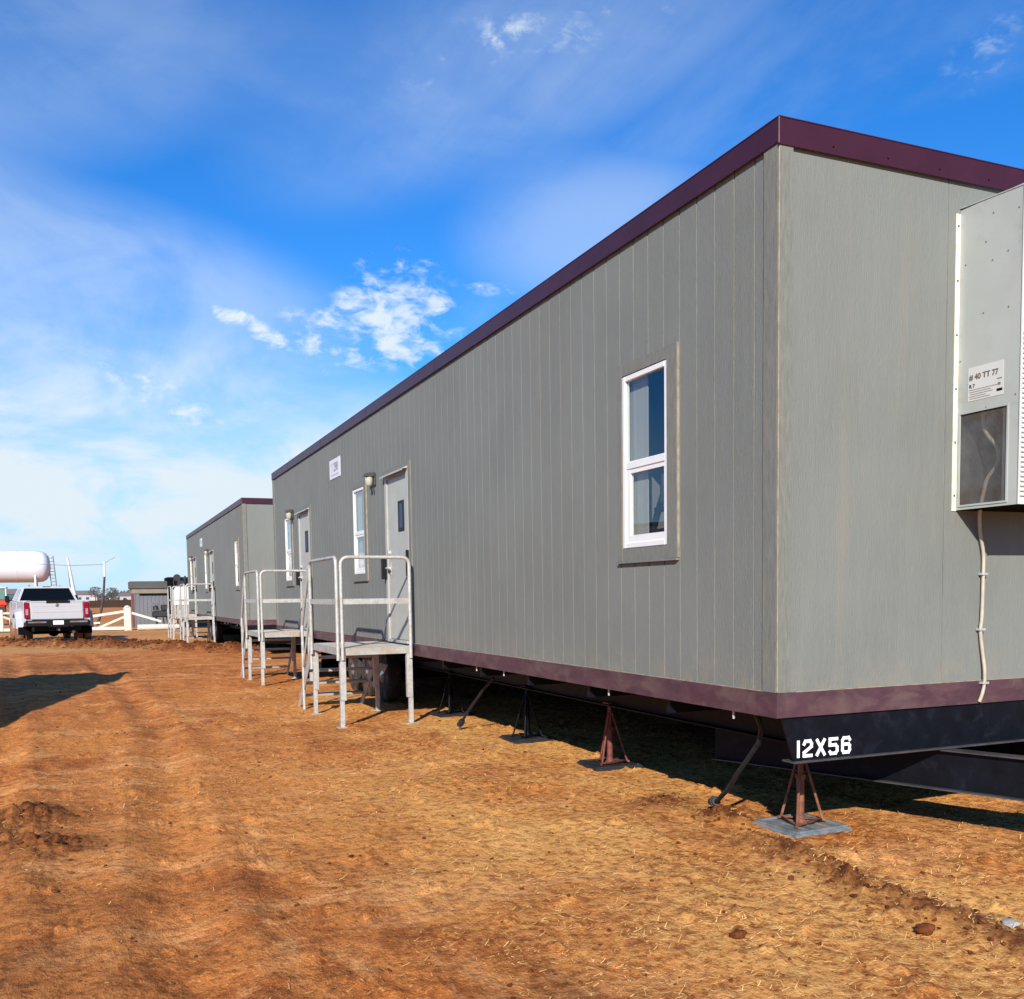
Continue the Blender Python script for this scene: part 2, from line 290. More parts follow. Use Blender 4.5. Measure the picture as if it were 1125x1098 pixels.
# ------------------------------------------------------------------ mesh helpers
class MB:
    def __init__(s): s.v = []; s.f = []; s.mi = []; s.sm = []
    def add(s, vs, fs, mi=0, smooth=False):
        o = len(s.v); s.v += [tuple(x) for x in vs]; s.f += [tuple(i+o for i in f) for f in fs]; s.mi += [mi]*len(fs); s.sm += [smooth]*len(fs)
    def box(s, x0, x1, y0, y1, z0, z1, mi=0, bev=0.0):
        if x0 > x1: x0, x1 = x1, x0
        if y0 > y1: y0, y1 = y1, y0
        if z0 > z1: z0, z1 = z1, z0
        if bev <= 0:
            vs = [(x, y, z) for z in (z0, z1) for y in (y0, y1) for x in (x0, x1)]
            s.add(vs, [(0, 2, 3, 1), (4, 5, 7, 6), (0, 1, 5, 4), (2, 6, 7, 3), (0, 4, 6, 2), (1, 3, 7, 5)], mi); return
        e = min(bev, (x1-x0)*.45, (y1-y0)*.45, (z1-z0)*.45)
        vs = []; ids = {}
        for a, X in ((0, (x0, x1)), ):
            pass
        X = (x0, x1); Y = (y0, y1); Z = (z0, z1); sg = (1, -1)
        for i in (0, 1):
            for j in (0, 1):
                for l in (0, 1):
                    c = (X[i], Y[j], Z[l]); d = (sg[i]*e, sg[j]*e, sg[l]*e)
                    for ax in range(3):
                        p = [c[q]+(d[q] if q != ax else 0) for q in range(3)]
                        ids[(i, j, l, ax)] = len(vs); vs.append(tuple(p))
        fs = []
        for i in (0, 1): fs.append([ids[(i, a, c_, 0)] for a, c_ in ((0, 0), (1, 0), (1, 1), (0, 1))])
        for j in (0, 1): fs.append([ids[(a, j, c_, 1)] for a, c_ in ((0, 0), (0, 1), (1, 1), (1, 0))])
        for l in (0, 1): fs.append([ids[(a, c_, l, 2)] for a, c_ in ((0, 0), (1, 0), (1, 1), (0, 1))])
        for i in (0, 1):
            for j in (0, 1): fs.append([ids[(i, j, 0, 0)], ids[(i, j, 1, 0)], ids[(i, j, 1, 1)], ids[(i, j, 0, 1)]])
            for l in (0, 1): fs.append([ids[(i, 0, l, 0)], ids[(i, 1, l, 0)], ids[(i, 1, l, 2)], ids[(i, 0, l, 2)]])
        for j in (0, 1):
            for l in (0, 1): fs.append([ids[(0, j, l, 1)], ids[(1, j, l, 1)], ids[(1, j, l, 2)], ids[(0, j, l, 2)]])
        for i in (0, 1):
            for j in (0, 1):
                for l in (0, 1): fs.append([ids[(i, j, l, 0)], ids[(i, j, l, 1)], ids[(i, j, l, 2)]])
        s.add(vs, fs, mi)
    def tube(s, pts, r, seg=10, mi=0, cap=True, r1=None, smooth=True):
        pts = [Vector(p) for p in pts]; n = len(pts); vs = []; fs = []
        t = (pts[1]-pts[0]).normalized(); a = t.orthogonal().normalized()
        for i, p in enumerate(pts):
            if i == 0: tt = (pts[1]-pts[0]).normalized()
            elif i == n-1: tt = (pts[-1]-pts[-2]).normalized()
            else: tt = ((pts[i+1]-p).normalized()+(p-pts[i-1]).normalized()).normalized()
            a = (a-tt*a.dot(tt)).normalized(); bb = tt.cross(a)
            rad = r if r1 is None else r+(r1-r)*i/(n-1)
            for q in range(seg):
                an = 2*math.pi*q/seg; vs.append(p+(a*math.cos(an)+bb*math.sin(an))*rad)
        for i in range(n-1):
            for q in range(seg): fs.append((i*seg+q, i*seg+(q+1) % seg, (i+1)*seg+(q+1) % seg, (i+1)*seg+q))
        s.add(vs, fs, mi, smooth)
        if cap: s.add(vs[:seg], [tuple(reversed(range(seg)))], mi); s.add(vs[-seg:], [tuple(range(seg))], mi)
    def prism(s, poly, axis, a, c, mi=0):
        """poly of 2d points extruded along axis between a and c"""
        def P(p, w): return {0: (w, p[0], p[1]), 1: (p[0], w, p[1]), 2: (p[0], p[1], w)}[axis]
        n = len(poly); vs = [P(p, a) for p in poly]+[P(p, c) for p in poly]
        s.add(vs, [tuple(reversed(range(n))), tuple(range(n, 2*n))]+[(i, (i+1) % n, n+(i+1) % n, n+i) for i in range(n)], mi)
    def lathe(s, c, axis, prof, seg=24, mi=0, smooth=True):
        """prof: list of (along, radius) about the axis through c"""
        vs = []; fs = []
        for (h, rad) in prof:
            for q in range(seg):
                an = 2*math.pi*q/seg; x, y = rad*math.cos(an), rad*math.sin(an)
                o = {0: (h, x, y), 1: (x, h, y), 2: (x, y, h)}[axis]; vs.append(tuple(c[i]+o[i] for i in range(3)))
        for i in range(len(prof)-1):
            for q in range(seg): fs.append((i*seg+q, i*seg+(q+1) % seg, (i+1)*seg+(q+1) % seg, (i+1)*seg+q))
        s.add(vs, fs, mi, smooth)
        s.add(vs[:seg], [tuple(range(seg))], mi); s.add(vs[-seg:], [tuple(range(seg))], mi)
    def rock(s, c, r, squash=0.7, mi=0, rnd=None):
        rnd = rnd or random; t = (1+5**.5)/2
        vs = [(-1, t, 0), (1, t, 0), (-1, -t, 0), (1, -t, 0), (0, -1, t), (0, 1, t), (0, -1, -t), (0, 1, -t), (t, 0, -1), (t, 0, 1), (-t, 0, -1), (-t, 0, 1)]
        fs = [(0, 11, 5), (0, 5, 1), (0, 1, 7), (0, 7, 10), (0, 10, 11), (1, 5, 9), (5, 11, 4), (11, 10, 2), (10, 7, 6), (7, 1, 8), (3, 9, 4), (3, 4, 2), (3, 2, 6), (3, 6, 8), (3, 8, 9), (4, 9, 5), (2, 4, 11), (6, 2, 10), (8, 6, 7), (9, 8, 1)]
        an = rnd.uniform(0, 6.28); ca, sa = math.cos(an), math.sin(an); ex = rnd.uniform(.8, 1.35); out = []
        for (x, y, z) in vs:
            k = r/1.9*rnd.uniform(.55, 1.35); x, y, z = x*k*ex, y*k, z*k*squash
            out.append((c[0]+x*ca-y*sa, c[1]+x*sa+y*ca, c[2]+z))
        s.add(out, fs, mi)
    def build(s, name, mats, parent=None, fixn=True):
        me = bpy.data.meshes.new(name); me.from_pydata(s.v, [], s.f)
        if not isinstance(mats, (list, tuple)): mats = [mats]
        for m in mats: me.materials.append(M[m] if isinstance(m, str) else m)
        me.polygons.foreach_set('material_index', s.mi); me.polygons.foreach_set('use_smooth', s.sm)
        if fixn and len(s.v) < 60000:
            import bmesh
            bm = bmesh.new(); bm.from_mesh(me); bmesh.ops.recalc_face_normals(bm, faces=bm.faces); bm.to_mesh(me); bm.free()
        me.update(); o = bpy.data.objects.new(name, me); C.objects.link(o)
        if parent is not None: o.parent = parent
        return o
def tag(o, label=None, cat=None, group=None, kind=None):
    if label: o['label'] = label
    if cat: o['category'] = cat
    if group: o['group'] = group
    if kind: o['kind'] = kind
    return o
def empty(name, loc, label, cat, group=None, rz=0):
    o = bpy.data.objects.new(name, None); C.objects.link(o); o.location = loc; o.rotation_euler = (0, 0, rz); o.empty_display_size = 0.2
    return tag(o, label, cat, group)
def copy_tree(o, parent=None):
    c = o.copy(); C.objects.link(c); c.parent = parent
    for ch in [x for x in C.objects if x.parent == o]: copy_tree(ch, c)
    return c
def text_mesh(name, body, size, mtx, material, parent, bold=0.0, xs=1.0):
    cu = bpy.data.curves.new('t', 'FONT'); cu.body = body; cu.size = size; cu.offset = bold; cu.resolution_u = 3; cu.extrude = 0.0015
    o = bpy.data.objects.new('t', cu); C.objects.link(o); bpy.context.view_layer.update()
    dg = bpy.context.evaluated_depsgraph_get(); me = bpy.data.meshes.new_from_object(o.evaluated_get(dg))
    C.objects.unlink(o); bpy.data.objects.remove(o)
    me.transform(mtx @ Matrix.Diagonal((xs, 1, 1, 1))); me.materials.clear(); me.materials.append(M[material])
    ob = bpy.data.objects.new(name, me); C.objects.link(ob); ob.parent = parent; return ob
def bend(pts, rad, n=5):
    """round the inner corners of a polyline"""
    out = [Vector(pts[0])]
    for i in range(1, len(pts)-1):
        p, a, c = Vector(pts[i]), Vector(pts[i-1]), Vector(pts[i+1])
        d1 = (a-p).normalized(); d2 = (c-p).normalized(); A = p+d1*rad; B = p+d2*rad
        for k in range(n+1):
            t = k/n; out.append(A*(1-t)**2+p*2*t*(1-t)+B*t*t)
    out.append(Vector(pts[-1])); return out

# ------------------------------------------------------------------ ground height
def _lat(ix, iy, seed):
    h = (ix.astype(np.int64)*374761393+iy.astype(np.int64)*668265263+seed*974634777) & 0xffffffff
    h = ((h ^ (h >> 13))*1274126177) & 0xffffffff
    return ((h ^ (h >> 16)) & 0xffff)/65535.0
def vnoise(x, y, seed=0):
    ix = np.floor(x).astype(np.int64); iy = np.floor(y).astype(np.int64); fx = x-ix; fy = y-iy
    fx = fx*fx*(3-2*fx); fy = fy*fy*(3-2*fy)
    a = _lat(ix, iy, seed); bb = _lat(ix+1, iy, seed); c = _lat(ix, iy+1, seed); d = _lat(ix+1, iy+1, seed)
    return (a*(1-fx)+bb*fx)*(1-fy)+(c*(1-fx)+d*fx)*fy
def fbm(x, y, f, o, seed=0, g=0.5):
    s = 0; a = 1; t = 0
    for i in range(o): s = s+a*(vnoise(x*f, y*f, seed+i*7)-.5); t += a; a *= g; f *= 2.03
    return s/t
def segd(x, y, pts):
    best = np.full(np.shape(x), 1e9)
    for (a, c) in zip(pts[:-1], pts[1:]):
        dx, dy = c[0]-a[0], c[1]-a[1]; t = np.clip(((x-a[0])*dx+(y-a[1])*dy)/(dx*dx+dy*dy), 0, 1)
        best = np.minimum(best, np.hypot(x-a[0]-t*dx, y-a[1]-t*dy))
    return best
HEAPS = [(0.20, 1.62, .22, .035), (0.27, .86, .16, .045), (0.36, 1.08, .16, .06), (-4.10, 3.2, .40, .07), (-4.35, 2.6, .5, .07), (-3.9, 2.1, .3, .05)]
def height(x, y):
    near = np.exp(-np.maximum(np.hypot(x+1, y-4)-4, 0)/18)
    h = fbm(x, y, .35, 4, 3)*.032*(0.4+0.6*near)
    h = h+fbm(x*1.0, y*1.0, 2.2, 5, 9, .62)*.034
    rough = np.clip(.35+1.6*fbm(x, y, .5, 3, 21), 0.12, 1)
    h = h+np.abs(fbm(x, y, 9, 4, 31, .65))*.060*rough+np.maximum(fbm(x, y, 5, 4, 41, .7)-.13, 0)*.16
    for (hx, hy, rad, hh) in HEAPS:
        d = np.hypot(x-hx, y-hy)/rad; h = h+hh*np.exp(-d*d*1.5)*(1+2.2*fbm(x, y, 14, 3, 5))
    # disturbed line running from the first jack towards the lower right
    d = segd(x, y, [(.10, .30), (.06, -.3), (-.03, -.85), (.06, -1.3), (-.02, -1.8), (0.1, -2.6)])
    h = h+np.exp(-(d/.14)**2)*.050*(0.6+3*np.abs(fbm(x, y, 11, 3, 13)))
    # scraped ridge of soil across the track by the parked truck
    d = segd(x, y, [(-30, 41), (-6.7, 34.6), (-4.4, 31.5), (-2.3, 29.6), (-.6, 26.8), (.8, 24.7), (3, 23.5)])
    h = h+np.exp(-(d/.42)**2)*.22*(0.7+2.0*np.abs(fbm(x, y, 1.6, 4, 17)))
    d = segd(x, y, [(-30, 47), (-7.5, 37.5), (-3.0, 32.2), (-1.2, 29)])
    h = h+np.exp(-(d/1.2)**2)*.05
    # wheel ruts
    for off in (0, 1.7):
        d = segd(x, y, [(-3.9+off*.2, -6), (-4.6+off, 8), (-5.0+off, 17), (-5.6+off, 26)]); h = h-np.exp(-(d/.16)**2)*.03+np.exp(-((d-.3)/.12)**2)*.02
    # slightly higher pad where the truck stands
    tx = 1/(1+np.exp(-(-2.5-x)*1.5)); ty = 1/(1+np.exp(-(y-31.0)*.9)); h = h+.02*tx*ty
    far = np.clip((y-60)/200, 0, 1); return h*(1-far)
def dugness(x, y):
    n = 0.95+2.2*fbm(x, y, 5.1, 5, 55, .65)
    d = segd(x, y, [(-30, 41), (-6.7, 34.6), (-4.4, 31.5), (-2.3, 29.6), (-.6, 26.8), (.8, 24.7), (3, 23.5)]); g = 1.3*np.exp(-((d)/.75)**2)
    d = segd(x, y, [(.10, .30), (.06, -.3), (-.03, -.85), (.06, -1.3), (-.02, -1.8), (0.1, -2.6)]); g = g+.9*np.exp(-(d/.15)**2)
    for (hx, hy, rad, hh) in HEAPS: g = g+.95*np.exp(-(np.hypot(x-hx, y-hy)/rad)**2)
    g = g+.6*np.exp(-(np.hypot((x+4.2)/.6, (y+.4)/2.2))**2)+.5*np.exp(-(np.hypot((x+2.2)/.5, (y+1.4)/.3))**2)+.45*np.exp(-(np.hypot((x+4.4)/1.5, (y-21)/3.5))**2)
    return np.clip(g*n, 0, 1)
def hz1(x, y): return float(height(np.array([float(x)]), np.array([float(y)]))[0])

def make_ground():
    cx0, cy0 = -3.58, -4.67
    rad = np.concatenate([0.35*1.04**np.arange(38), 1.55*1.0085**np.arange(330), 25.5*1.011**np.arange(65), 52.5*1.04**np.arange(110)]); NR = len(rad)
    # view bearings measured from +Y clockwise: dense in the sector the photo shows
    a = np.concatenate([np.linspace(R(-14), R(60), 620, endpoint=False), np.linspace(R(60), R(346), 110, endpoint=False)])
    NA = len(a); A, Q = np.meshgrid(a, rad); X = cx0+Q*np.sin(A); Y = cy0+Q*np.cos(A)
    Z = height(X.ravel(), Y.ravel()).reshape(X.shape)
    co = np.stack([X, Y, Z], -1).reshape(-1, 3)
    co = np.vstack([co, [[cx0, cy0, 0]]])
    i = np.arange(NR-1)[:, None]*NA; j = np.arange(NA)[None, :]; jn = (j+1) % NA
    q = np.stack([i+j, i+NA+j, i+NA+jn, i+jn], -1).reshape(-1, 4)
    tri = np.array([[NR*NA, jj, (jj+1) % NA] for jj in range(NA)])
    me = bpy.data.meshes.new('ground'); nv = len(co); nf = len(q)+len(tri)
    me.vertices.add(nv); me.vertices.foreach_set('co', co.ravel())
    loops = np.concatenate([q.ravel(), tri.ravel()]); me.loops.add(len(loops)); me.loops.foreach_set('vertex_index', loops.astype(np.int32))
    me.polygons.add(nf); ls = np.concatenate([np.arange(len(q))*4, len(q)*4+np.arange(len(tri))*3]).astype(np.int32)
    me.polygons.foreach_set('loop_start', ls)
    me.materials.append(M['red_soil']); me.update(calc_edges=True); me.validate()
    at_ = me.attributes.new('dug', 'FLOAT', 'POINT'); at_.data.foreach_set('value', dugness(co[:, 0], co[:, 1]).astype(np.float32))
    me.polygons.foreach_set('use_smooth', np.ones(len(me.polygons), dtype=bool))
    # face up
    if me.polygons[0].normal.z < 0: me.flip_normals()
    o = bpy.data.objects.new('ground', me); C.objects.link(o); tag(o, kind='structure'); return o
make_ground()

def quads_object(name, V, F, material):
    me = bpy.data.meshes.new(name); me.vertices.add(len(V)); me.vertices.foreach_set('co', V.ravel())
    me.loops.add(F.size); me.loops.foreach_set('vertex_index', F.ravel().astype(np.int32)); me.polygons.add(len(F))
    me.polygons.foreach_set('loop_start', (np.arange(len(F))*F.shape[1]).astype(np.int32)); me.materials.append(M[material]); me.update(calc_edges=True)
    o = bpy.data.objects.new(name, me); C.objects.link(o); return o
def make_straw():
    N = 80000
    rad = 1.6+(rng.random(N)**1.25)*15; an = R(-12)+rng.random(N)*R(66)
    x = -3.58+rad*np.sin(an); y = -4.67+rad*np.cos(an)
    dens = fbm(x, y, .9, 5, 77, .6)*3.0+.40+np.clip((x+1.8)*.22, -.45, .35)-np.clip((y-9)*.06, 0, .5)
    keep = rng.random(N) < np.clip(dens, 0.03, .92); x, y = x[keep], y[keep]; n = len(x)
    z = height(x, y)
    L = .010+.034*rng.random(n)**2.0; w = (.0008+.0008*rng.random(n))*(1+0.10*np.hypot(x+3.58, y+4.67)); th = rng.random(n)*2*np.pi
    up = (rng.random(n)**3.0)*.6
    dx, dy = np.cos(th), np.sin(th); px, py = -dy, dx
    rows = []
    for t, hh in ((0, 0.001), (.55, .6), (1, .8)):
        cxx = x+dx*L*t; cyy = y+dy*L*t; czz = z+.003+L*up*hh*t*1.2
        ww = w*(1-.5*t)
        rows.append(np.stack([cxx-px*ww, cyy-py*ww, czz], -1)); rows.append(np.stack([cxx+px*ww, cyy+py*ww, czz+.0008], -1))
    V = np.stack(rows, 1).reshape(-1, 3); base = np.arange(n)[:, None]*6
    F = np.concatenate([base+np.array([[0, 1, 3, 2]]), base+np.array([[2, 3, 5, 4]])]).reshape(-1, 4)
    o = quads_object('dry_straw', V, F, 'straw_blades'); tag(o, 'short pale dry straw lying loose over the orange soil', 'straw', kind='stuff')
make_straw()
def make_clods():
    mb = MB(); rnd = random.Random(5); pts = []
    for _ in range(2600):
        rad = 1.8+rnd.random()**1.3*22; an = R(-13+68*rnd.random()); x = -3.58+rad*math.sin(an); y = -4.67+rad*math.cos(an)
        pts.append((x, y, (.0025+.011*rnd.random()**4)*(1+.03*rad)))
    line = [(.10, .30), (.06, -.3), (-.03, -.85), (.06, -1.3), (-.02, -1.8)]
    for _ in range(260):
        i = rnd.randrange(4); t = rnd.random(); x = line[i][0]*(1-t)+line[i+1][0]*t+rnd.gauss(0, .13); y = line[i][1]*(1-t)+line[i+1][1]*t+rnd.gauss(0, .1)
        pts.append((x, y, .004+.017*rnd.random()**3))
    for (hx, hy, r_, hh) in HEAPS:
        for _ in range(70): pts.append((hx+rnd.gauss(0, r_*.6), hy+rnd.gauss(0, r_*.6), .004+.018*rnd.random()**3))
    ridge = [(-12, 36.6), (-6.7, 34.6), (-4.4, 31.5), (-2.3, 29.6), (-.6, 26.8), (.8, 24.7)]
    for _ in range(1500):
        i = rnd.randrange(5); t = rnd.random(); x = ridge[i][0]*(1-t)+ridge[i+1][0]*t+rnd.gauss(0, .35); y = ridge[i][1]*(1-t)+ridge[i+1][1]*t+rnd.gauss(0, .3)
        pts.append((x, y, .012+.045*rnd.random()**2))
    P = np.array(pts); H = height(P[:, 0], P[:, 1])
    for (x, y, s_), h in zip(pts, H): mb.rock((x, y, h+s_*.2), s_, .7, rnd=rnd)
    o = mb.build('soil_crumbs', 'clod_soil', fixn=False); tag(o, 'loose crumbs and small clods of dark red soil over the ground', 'soil crumbs', kind='stuff')
make_clods()
def lump(name, x, y, s_, label, cat, m, sq=.75, group=None):
    import bmesh
    bm = bmesh.new(); bmesh.ops.create_icosphere(bm, subdivisions=3, radius=1)
    sd = hash((round(x, 2), round(y, 2))) % 97
    for q in bm.verts:
        d = q.co.copy(); k = 1+.62*(float(fbm(np.array([d.x*1.3+sd]), np.array([d.y*1.3+d.z*1.7]), 1.1, 4, 3)[0])*2)
        q.co = Vector((d.x*k*1.15, d.y*k, d.z*k*sq))*s_
    me = bpy.data.meshes.new(name); bm.to_mesh(me); bm.free(); me.materials.append(M[m])
    me.polygons.foreach_set('use_smooth', [True]*len(me.polygons))
    o = bpy.data.objects.new(name, me); C.objects.link(o); o.location = (x, y, hz1(x, y)+s_*.55); tag(o, label, cat, group); return o
lump('soil_clod', -0.232, -1.36, .040, 'larger round dark red clod of soil lying near the lower right corner', 'soil clod', 'clod_soil')
lump('soil_clod', -1.014, -1.044, .030, 'smaller dark red clod of soil lying alone on straw at bottom centre right', 'soil clod', 'clod_soil')
lump('pale_stone', 0.181, -1.468, .038, 'flat pale grey stone on the soil at the right edge', 'stone', 'stone_pale', .35)

# ------------------------------------------------------------------ office trailer
LN, HT, WD = 17.07, 3.331, 3.62
WINS = [(1.18, 1.80, 1.053, 2.285), (9.38, 10.03, 1.053, 2.285), (15.10, 15.75, 1.053, 2.285)]
DOORS = [(7.25, 8.20, .15, 2.265), (13.31, 14.26, .15, 2.265)]
def office_trailer(loc, label):
    T = empty('office_trailer', loc, label, 'office trailer', 'grey office trailers in a row')
    # long wall: boards between grooves, cut round the openings
    mb = MB(); ops = WINS+DOORS
    ys = [0.03]+[0.025+.203*k for k in range(1, 84) if 0.025+.203*k < LN-.02]+[LN-.03]
    def strips(y0, y1, x0, x1, mi):
        cuts = sorted({y0, y1} | {o[0] for o in ops if y0 < o[0] < y1} | {o[1] for o in ops if y0 < o[1] < y1})
        for a, c in zip(cuts[:-1], cuts[1:]):
            m_ = (a+c)/2; hit = [o for o in ops if o[0] < m_ < o[1]]
            zs = [(.10, HT-.06)] if not hit else [(.10, hit[0][2]), (hit[0][3], HT-.06)]
            for z0, z1 in zs:
                if z1-z0 > .01: mb.box(x0, x1, a, c, z0, z1, mi)
    g = .0055
    for a, c in zip(ys[:-1], ys[1:]): strips(a+g, c-g, 0, .009, 0)
    strips(.03, LN-.03, .009, .024, 1)
    mb.build('side_wall', ['grooved_siding', 'groove_dust'], T)
    mb = MB(); mb.box(.03, 1.248, 0.0, .02, .10, HT-.06, 0); mb.box(1.254, 2.47, 0.0, .02, .10, HT-.06, 0); mb.box(2.476, WD-.03, 0.0, .02, .10, HT-.06, 0)
    mb.box(.03, WD-.03, .004, .025, .10, HT-.06, 1); mb.build('end_wall', ['flat_siding', 'groove_dust'], T)
    mb = MB(); mb.box(.03, WD-.03, LN-.02, LN, .10, HT-.06); mb.box(WD-.02, WD, .03, LN-.03, .10, HT-.06); mb.build('rear_walls', 'flat_siding', T)
    # corner boards with a dusty joint between them
    for (sx, sy) in ((0, 0), (1, 0), (0, 1), (1, 1)):
        mb = MB(); X = 0 if not sx else WD; Y = 0 if not sy else LN; ex = -1 if not sx else 1; ey = -1 if not sy else 1
        mb.box(X+ex*.017, X-ex*.004, Y-ey*.122 if True else 0, Y+ey*.003, .146, HT-.125, 0)
        mb.box(X+ex*.011, X-ex*.078, Y+ey*.018, Y-ey*.004, .146, HT-.100, 0)
        mb.tube([(X+ex*.012, Y+ey*.012, .15), (X+ex*.012, Y+ey*.012, HT-.13)], .0045, 6, 1)
        mb.build('corner_trim', ['trim_board', 'caulk'], T)
    # floor, roof and underside
    mb = MB(); mb.box(.03, WD-.03, .03, LN-.03, .02, .12); mb.build('floor', 'underside', T)
    mb = MB(); mb.prism([(.02, HT-.02), (WD-.02, HT-.02), (WD/2, HT+.03)], 1, .02, LN-.02); mb.build('roof', 'white_paint', T)
    # roof fascia, four metal sides with folded lip and lap seams
    mb = MB(); z0, z1 = 3.200, HT; t = .026
    mb.box(-t, -t+.006, -t, LN+t, z0, z1); mb.box(WD+t-.006, WD+t, -t, LN+t, z0, z1)
    mb.box(-t+.006, WD+t-.006, -t, -t+.006, z0-.012, z1); mb.box(-t+.006, WD+t-.006, LN+t-.006, LN+t, z0, z1)
    mb.box(-t-.003, .03, -t-.003, LN+t+.003, z1, z1+.006); mb.box(.03, WD+t, -t-.003, .03, z1, z1+.006)
    mb.box(-t+.006, -.001, -t+.006, LN, z0+.02, z0+.024, 1)
    for k in range(1, 6): mb.box(-t-.0025, -t, k*3.03, k*3.03+.05, z0, z1)
    mb.box(1.9, 1.95, -t-.0025, -t, z0-.012, z1)
    mb.tube([(-t, -t, z0-.01), (-t, -t, z1)], .006, 6, 2)
    for k in range(9):
        mb.lathe((.35+k*.40, -t-.001, z0+.03), 1, [(-.003, .004), (0, .006)], 8, 1)
    mb.build('fascia', ['maroon_metal', 'underside', 'maroon_skirt'], T)
    # maroon base board
    mb = MB(); t = .020
    mb.box(-t, -.001, -t, LN+t, 0, .144); mb.box(-.001, WD+t, -t, -.001, 0, .144); mb.box(-t, WD+t, LN+.001, LN+t, 0, .144)
    for k in range(1, 7): mb.box(-t-.002, -t, k*2.44, k*2.44+.012, .002, .142)
    mb.build('base_board', 'maroon_skirt', T)
    mb = MB(); mb.box(-.016, -.001, .12, LN-.12, .144, .149); mb.box(.12, WD-.12, -.016, -.001, .144, .149); mb.build('dust_ledge', 'caulk', T)
    # windows
    for i, (y0, y1, z0, z1) in enumerate(WINS):
        w = MB(); f = .040; x0, x1 = -.012, .03; zm = z0+.565
        w.box(x0, x1, y0, y0+f, z0, z1, 0, .004); w.box(x0, x1, y1-f, y1, z0, z1, 0, .004)
        w.box(x0, x1, y0+f, y1-f, z0, z0+f, 0, .004); w.box(x0, x1, y0+f, y1-f, z1-f, z1, 0, .004)
        w.box(x0+.004, x1, y0+f, y1-f, zm, zm+.055, 0, .004)
        w.box(x0+.010, x1-.004, y0+f, y0+f+.018, z0+f, zm, 0); w.box(x0+.010, x1-.004, y1-f-.052, y1-f, z0+f, zm, 0)
        w.box(x0+.010, x1-.004, y0+f+.018, y1-f-.052, z0+f, z0+f+.052, 0); w.box(x0+.012, x1-.004, y0+f+.018, y1-f-.052, zm-.03, zm, 0)
        F = w.build('window', 'white_vinyl', T)
        p = MB(); p.box(.006, .009, y0+f, y1-f, zm+.055, z1-f); p.build('upper_pane', 'window_glass', F)
        p = MB(); p.box(.012, .015, y0+f+.01, y1-f-.04, z0+f+.04, zm-.02); p.build('lower_pane', 'window_glass', F)
        tr = MB(); a = .066; a2 = .128
        tr.box(-.019, -.0005, y0-a2, y0-.003, z0-.092, z1+.085, 0); tr.box(-.019, -.0005, y1+.003, y1+a, z0-.092, z1+.085, 0)
        tr.box(-.017, -.0005, y0-.003, y1+.003, z1+.003, z1+.083, 0); tr.box(-.017, -.0005, y0-.003, y1+.003, z0-.094, z0-.003, 0)
        tr.box(-.016, -.0005, y0-a2-.006, y0-a2, z0-.09, z1+.08, 1); tr.box(-.030, -.0005, y0-a2, y1+a, z0-.108, z0-.094, 0)
        tr.build('window_trim', ['trim_board', 'caulk'], F)
        q = MB(); q.box(.055, .062, y1-.25, y1+.02, z0-.02, z1+.02, 0); q.build('blind', 'blind', F)
        # room behind the glass
        q = MB(); q.box(.9, .92, y0-.6, y1+.6, .5, 2.6, 0); q.box(.04, .9, y0-.62, y0-.6, .5, 2.6, 0); q.box(.04, .9, y1+.6, y1+.62, .5, 2.6, 0)
        q.box(.04, .9, y0-.6, y1+.6, 2.6, 2.62, 0); q.box(.04, .9, y0-.6, y1+.6, .48, .5, 0); q.build('room_lining', 'room_blue', F)
    # doors
    for i, (y0, y1, z0, z1) in enumerate(DOORS):
        d = MB(); d.box(-.004, .035, y0+.035, y1-.035, z0+.02, z1-.03, 0, .004)
        # embossed outline of the panel
        d.box(-.0065, -.004, y0+.12, y1-.12, z0+.18, z0+.186); D = d.build('door', 'door_paint', T)
        fr = MB(); fr.box(-.022, .02, y0-.05, y0+.034, z0-.14 if False else z0, z1+.02, 0); fr.box(-.022, .02, y1-.034, y1+.05, z0, z1+.02, 0); fr.box(-.020, .02, y0+.034, y1-.034, z1-.028, z1+.02, 0)
        fr.box(-.045, .02, y0+.034, y1-.034, z0-.015, z0+.018, 1)
        fr.box(-.017, -.0005, y0-.145, y0-.052, z0, z1+.10, 2); fr.box(-.017, -.0005, y1+.052, y1+.14, z0, z1+.10, 2); fr.box(-.015, -.0005, y0-.05, y1+.05, z1+.022, z1+.10, 2)
        fr.build('door_frame', ['door_paint', 'galvanised', 'trim_board'], D)
        q = MB(); q.prism([(-.085, z1+.012), (-.020, z1+.045), (-.020, z1+.018)], 1, y0-.06, y1+.06); q.box(-.088, -.084, y0-.06, y1+.06, z1-.008, z1+.012); q.build('drip_cap', 'galvanised', D)
        q = MB(); q.box(-.012, -.0045, y0+.17, y0+.42, z0+1.39, z0+1.77, 0); q.build('vision_frame', 'black_plastic', D)
        q = MB(); q.box(-.015, -.0125, y0+.22, y0+.345, z0+1.43, z0+1.73, 0); q.build('vision_pane', 'room_dark', D)
        q = MB(); q.lathe((-.02, y1-.11, z0+1.14), 0, [(-.022, .036), (.016, .036)], 16, 1)      # lock plate
        q.box(-.012, -.0045, y1-.145, y1-.075, z0+.86, z0+1.02, 1); q.lathe((-.03, y1-.11, z0+.94), 0, [(-.028, .020), (.02, .026)], 14, 1)
        q.box(-.075, -.050, y1-.22, y1-.10, z0+.93, z0+.952, 1, .004)
        q.box(-.085, -.022, y1+.00, y1+.075, z0+.80, z0+1.07, 0, .008); q.build('lockset', ['black_plastic', 'galvanised'], D)
        q = MB(); q.box(-.055, -.022, y0-.06, y0-.015, z0+.82, z0+1.14, 0, .006); q.box(-.040, -.022, y0-.01, y0+.02, z0+.95, z0+1.04, 0, .004); q.build('security_latch', 'black_plastic', D)
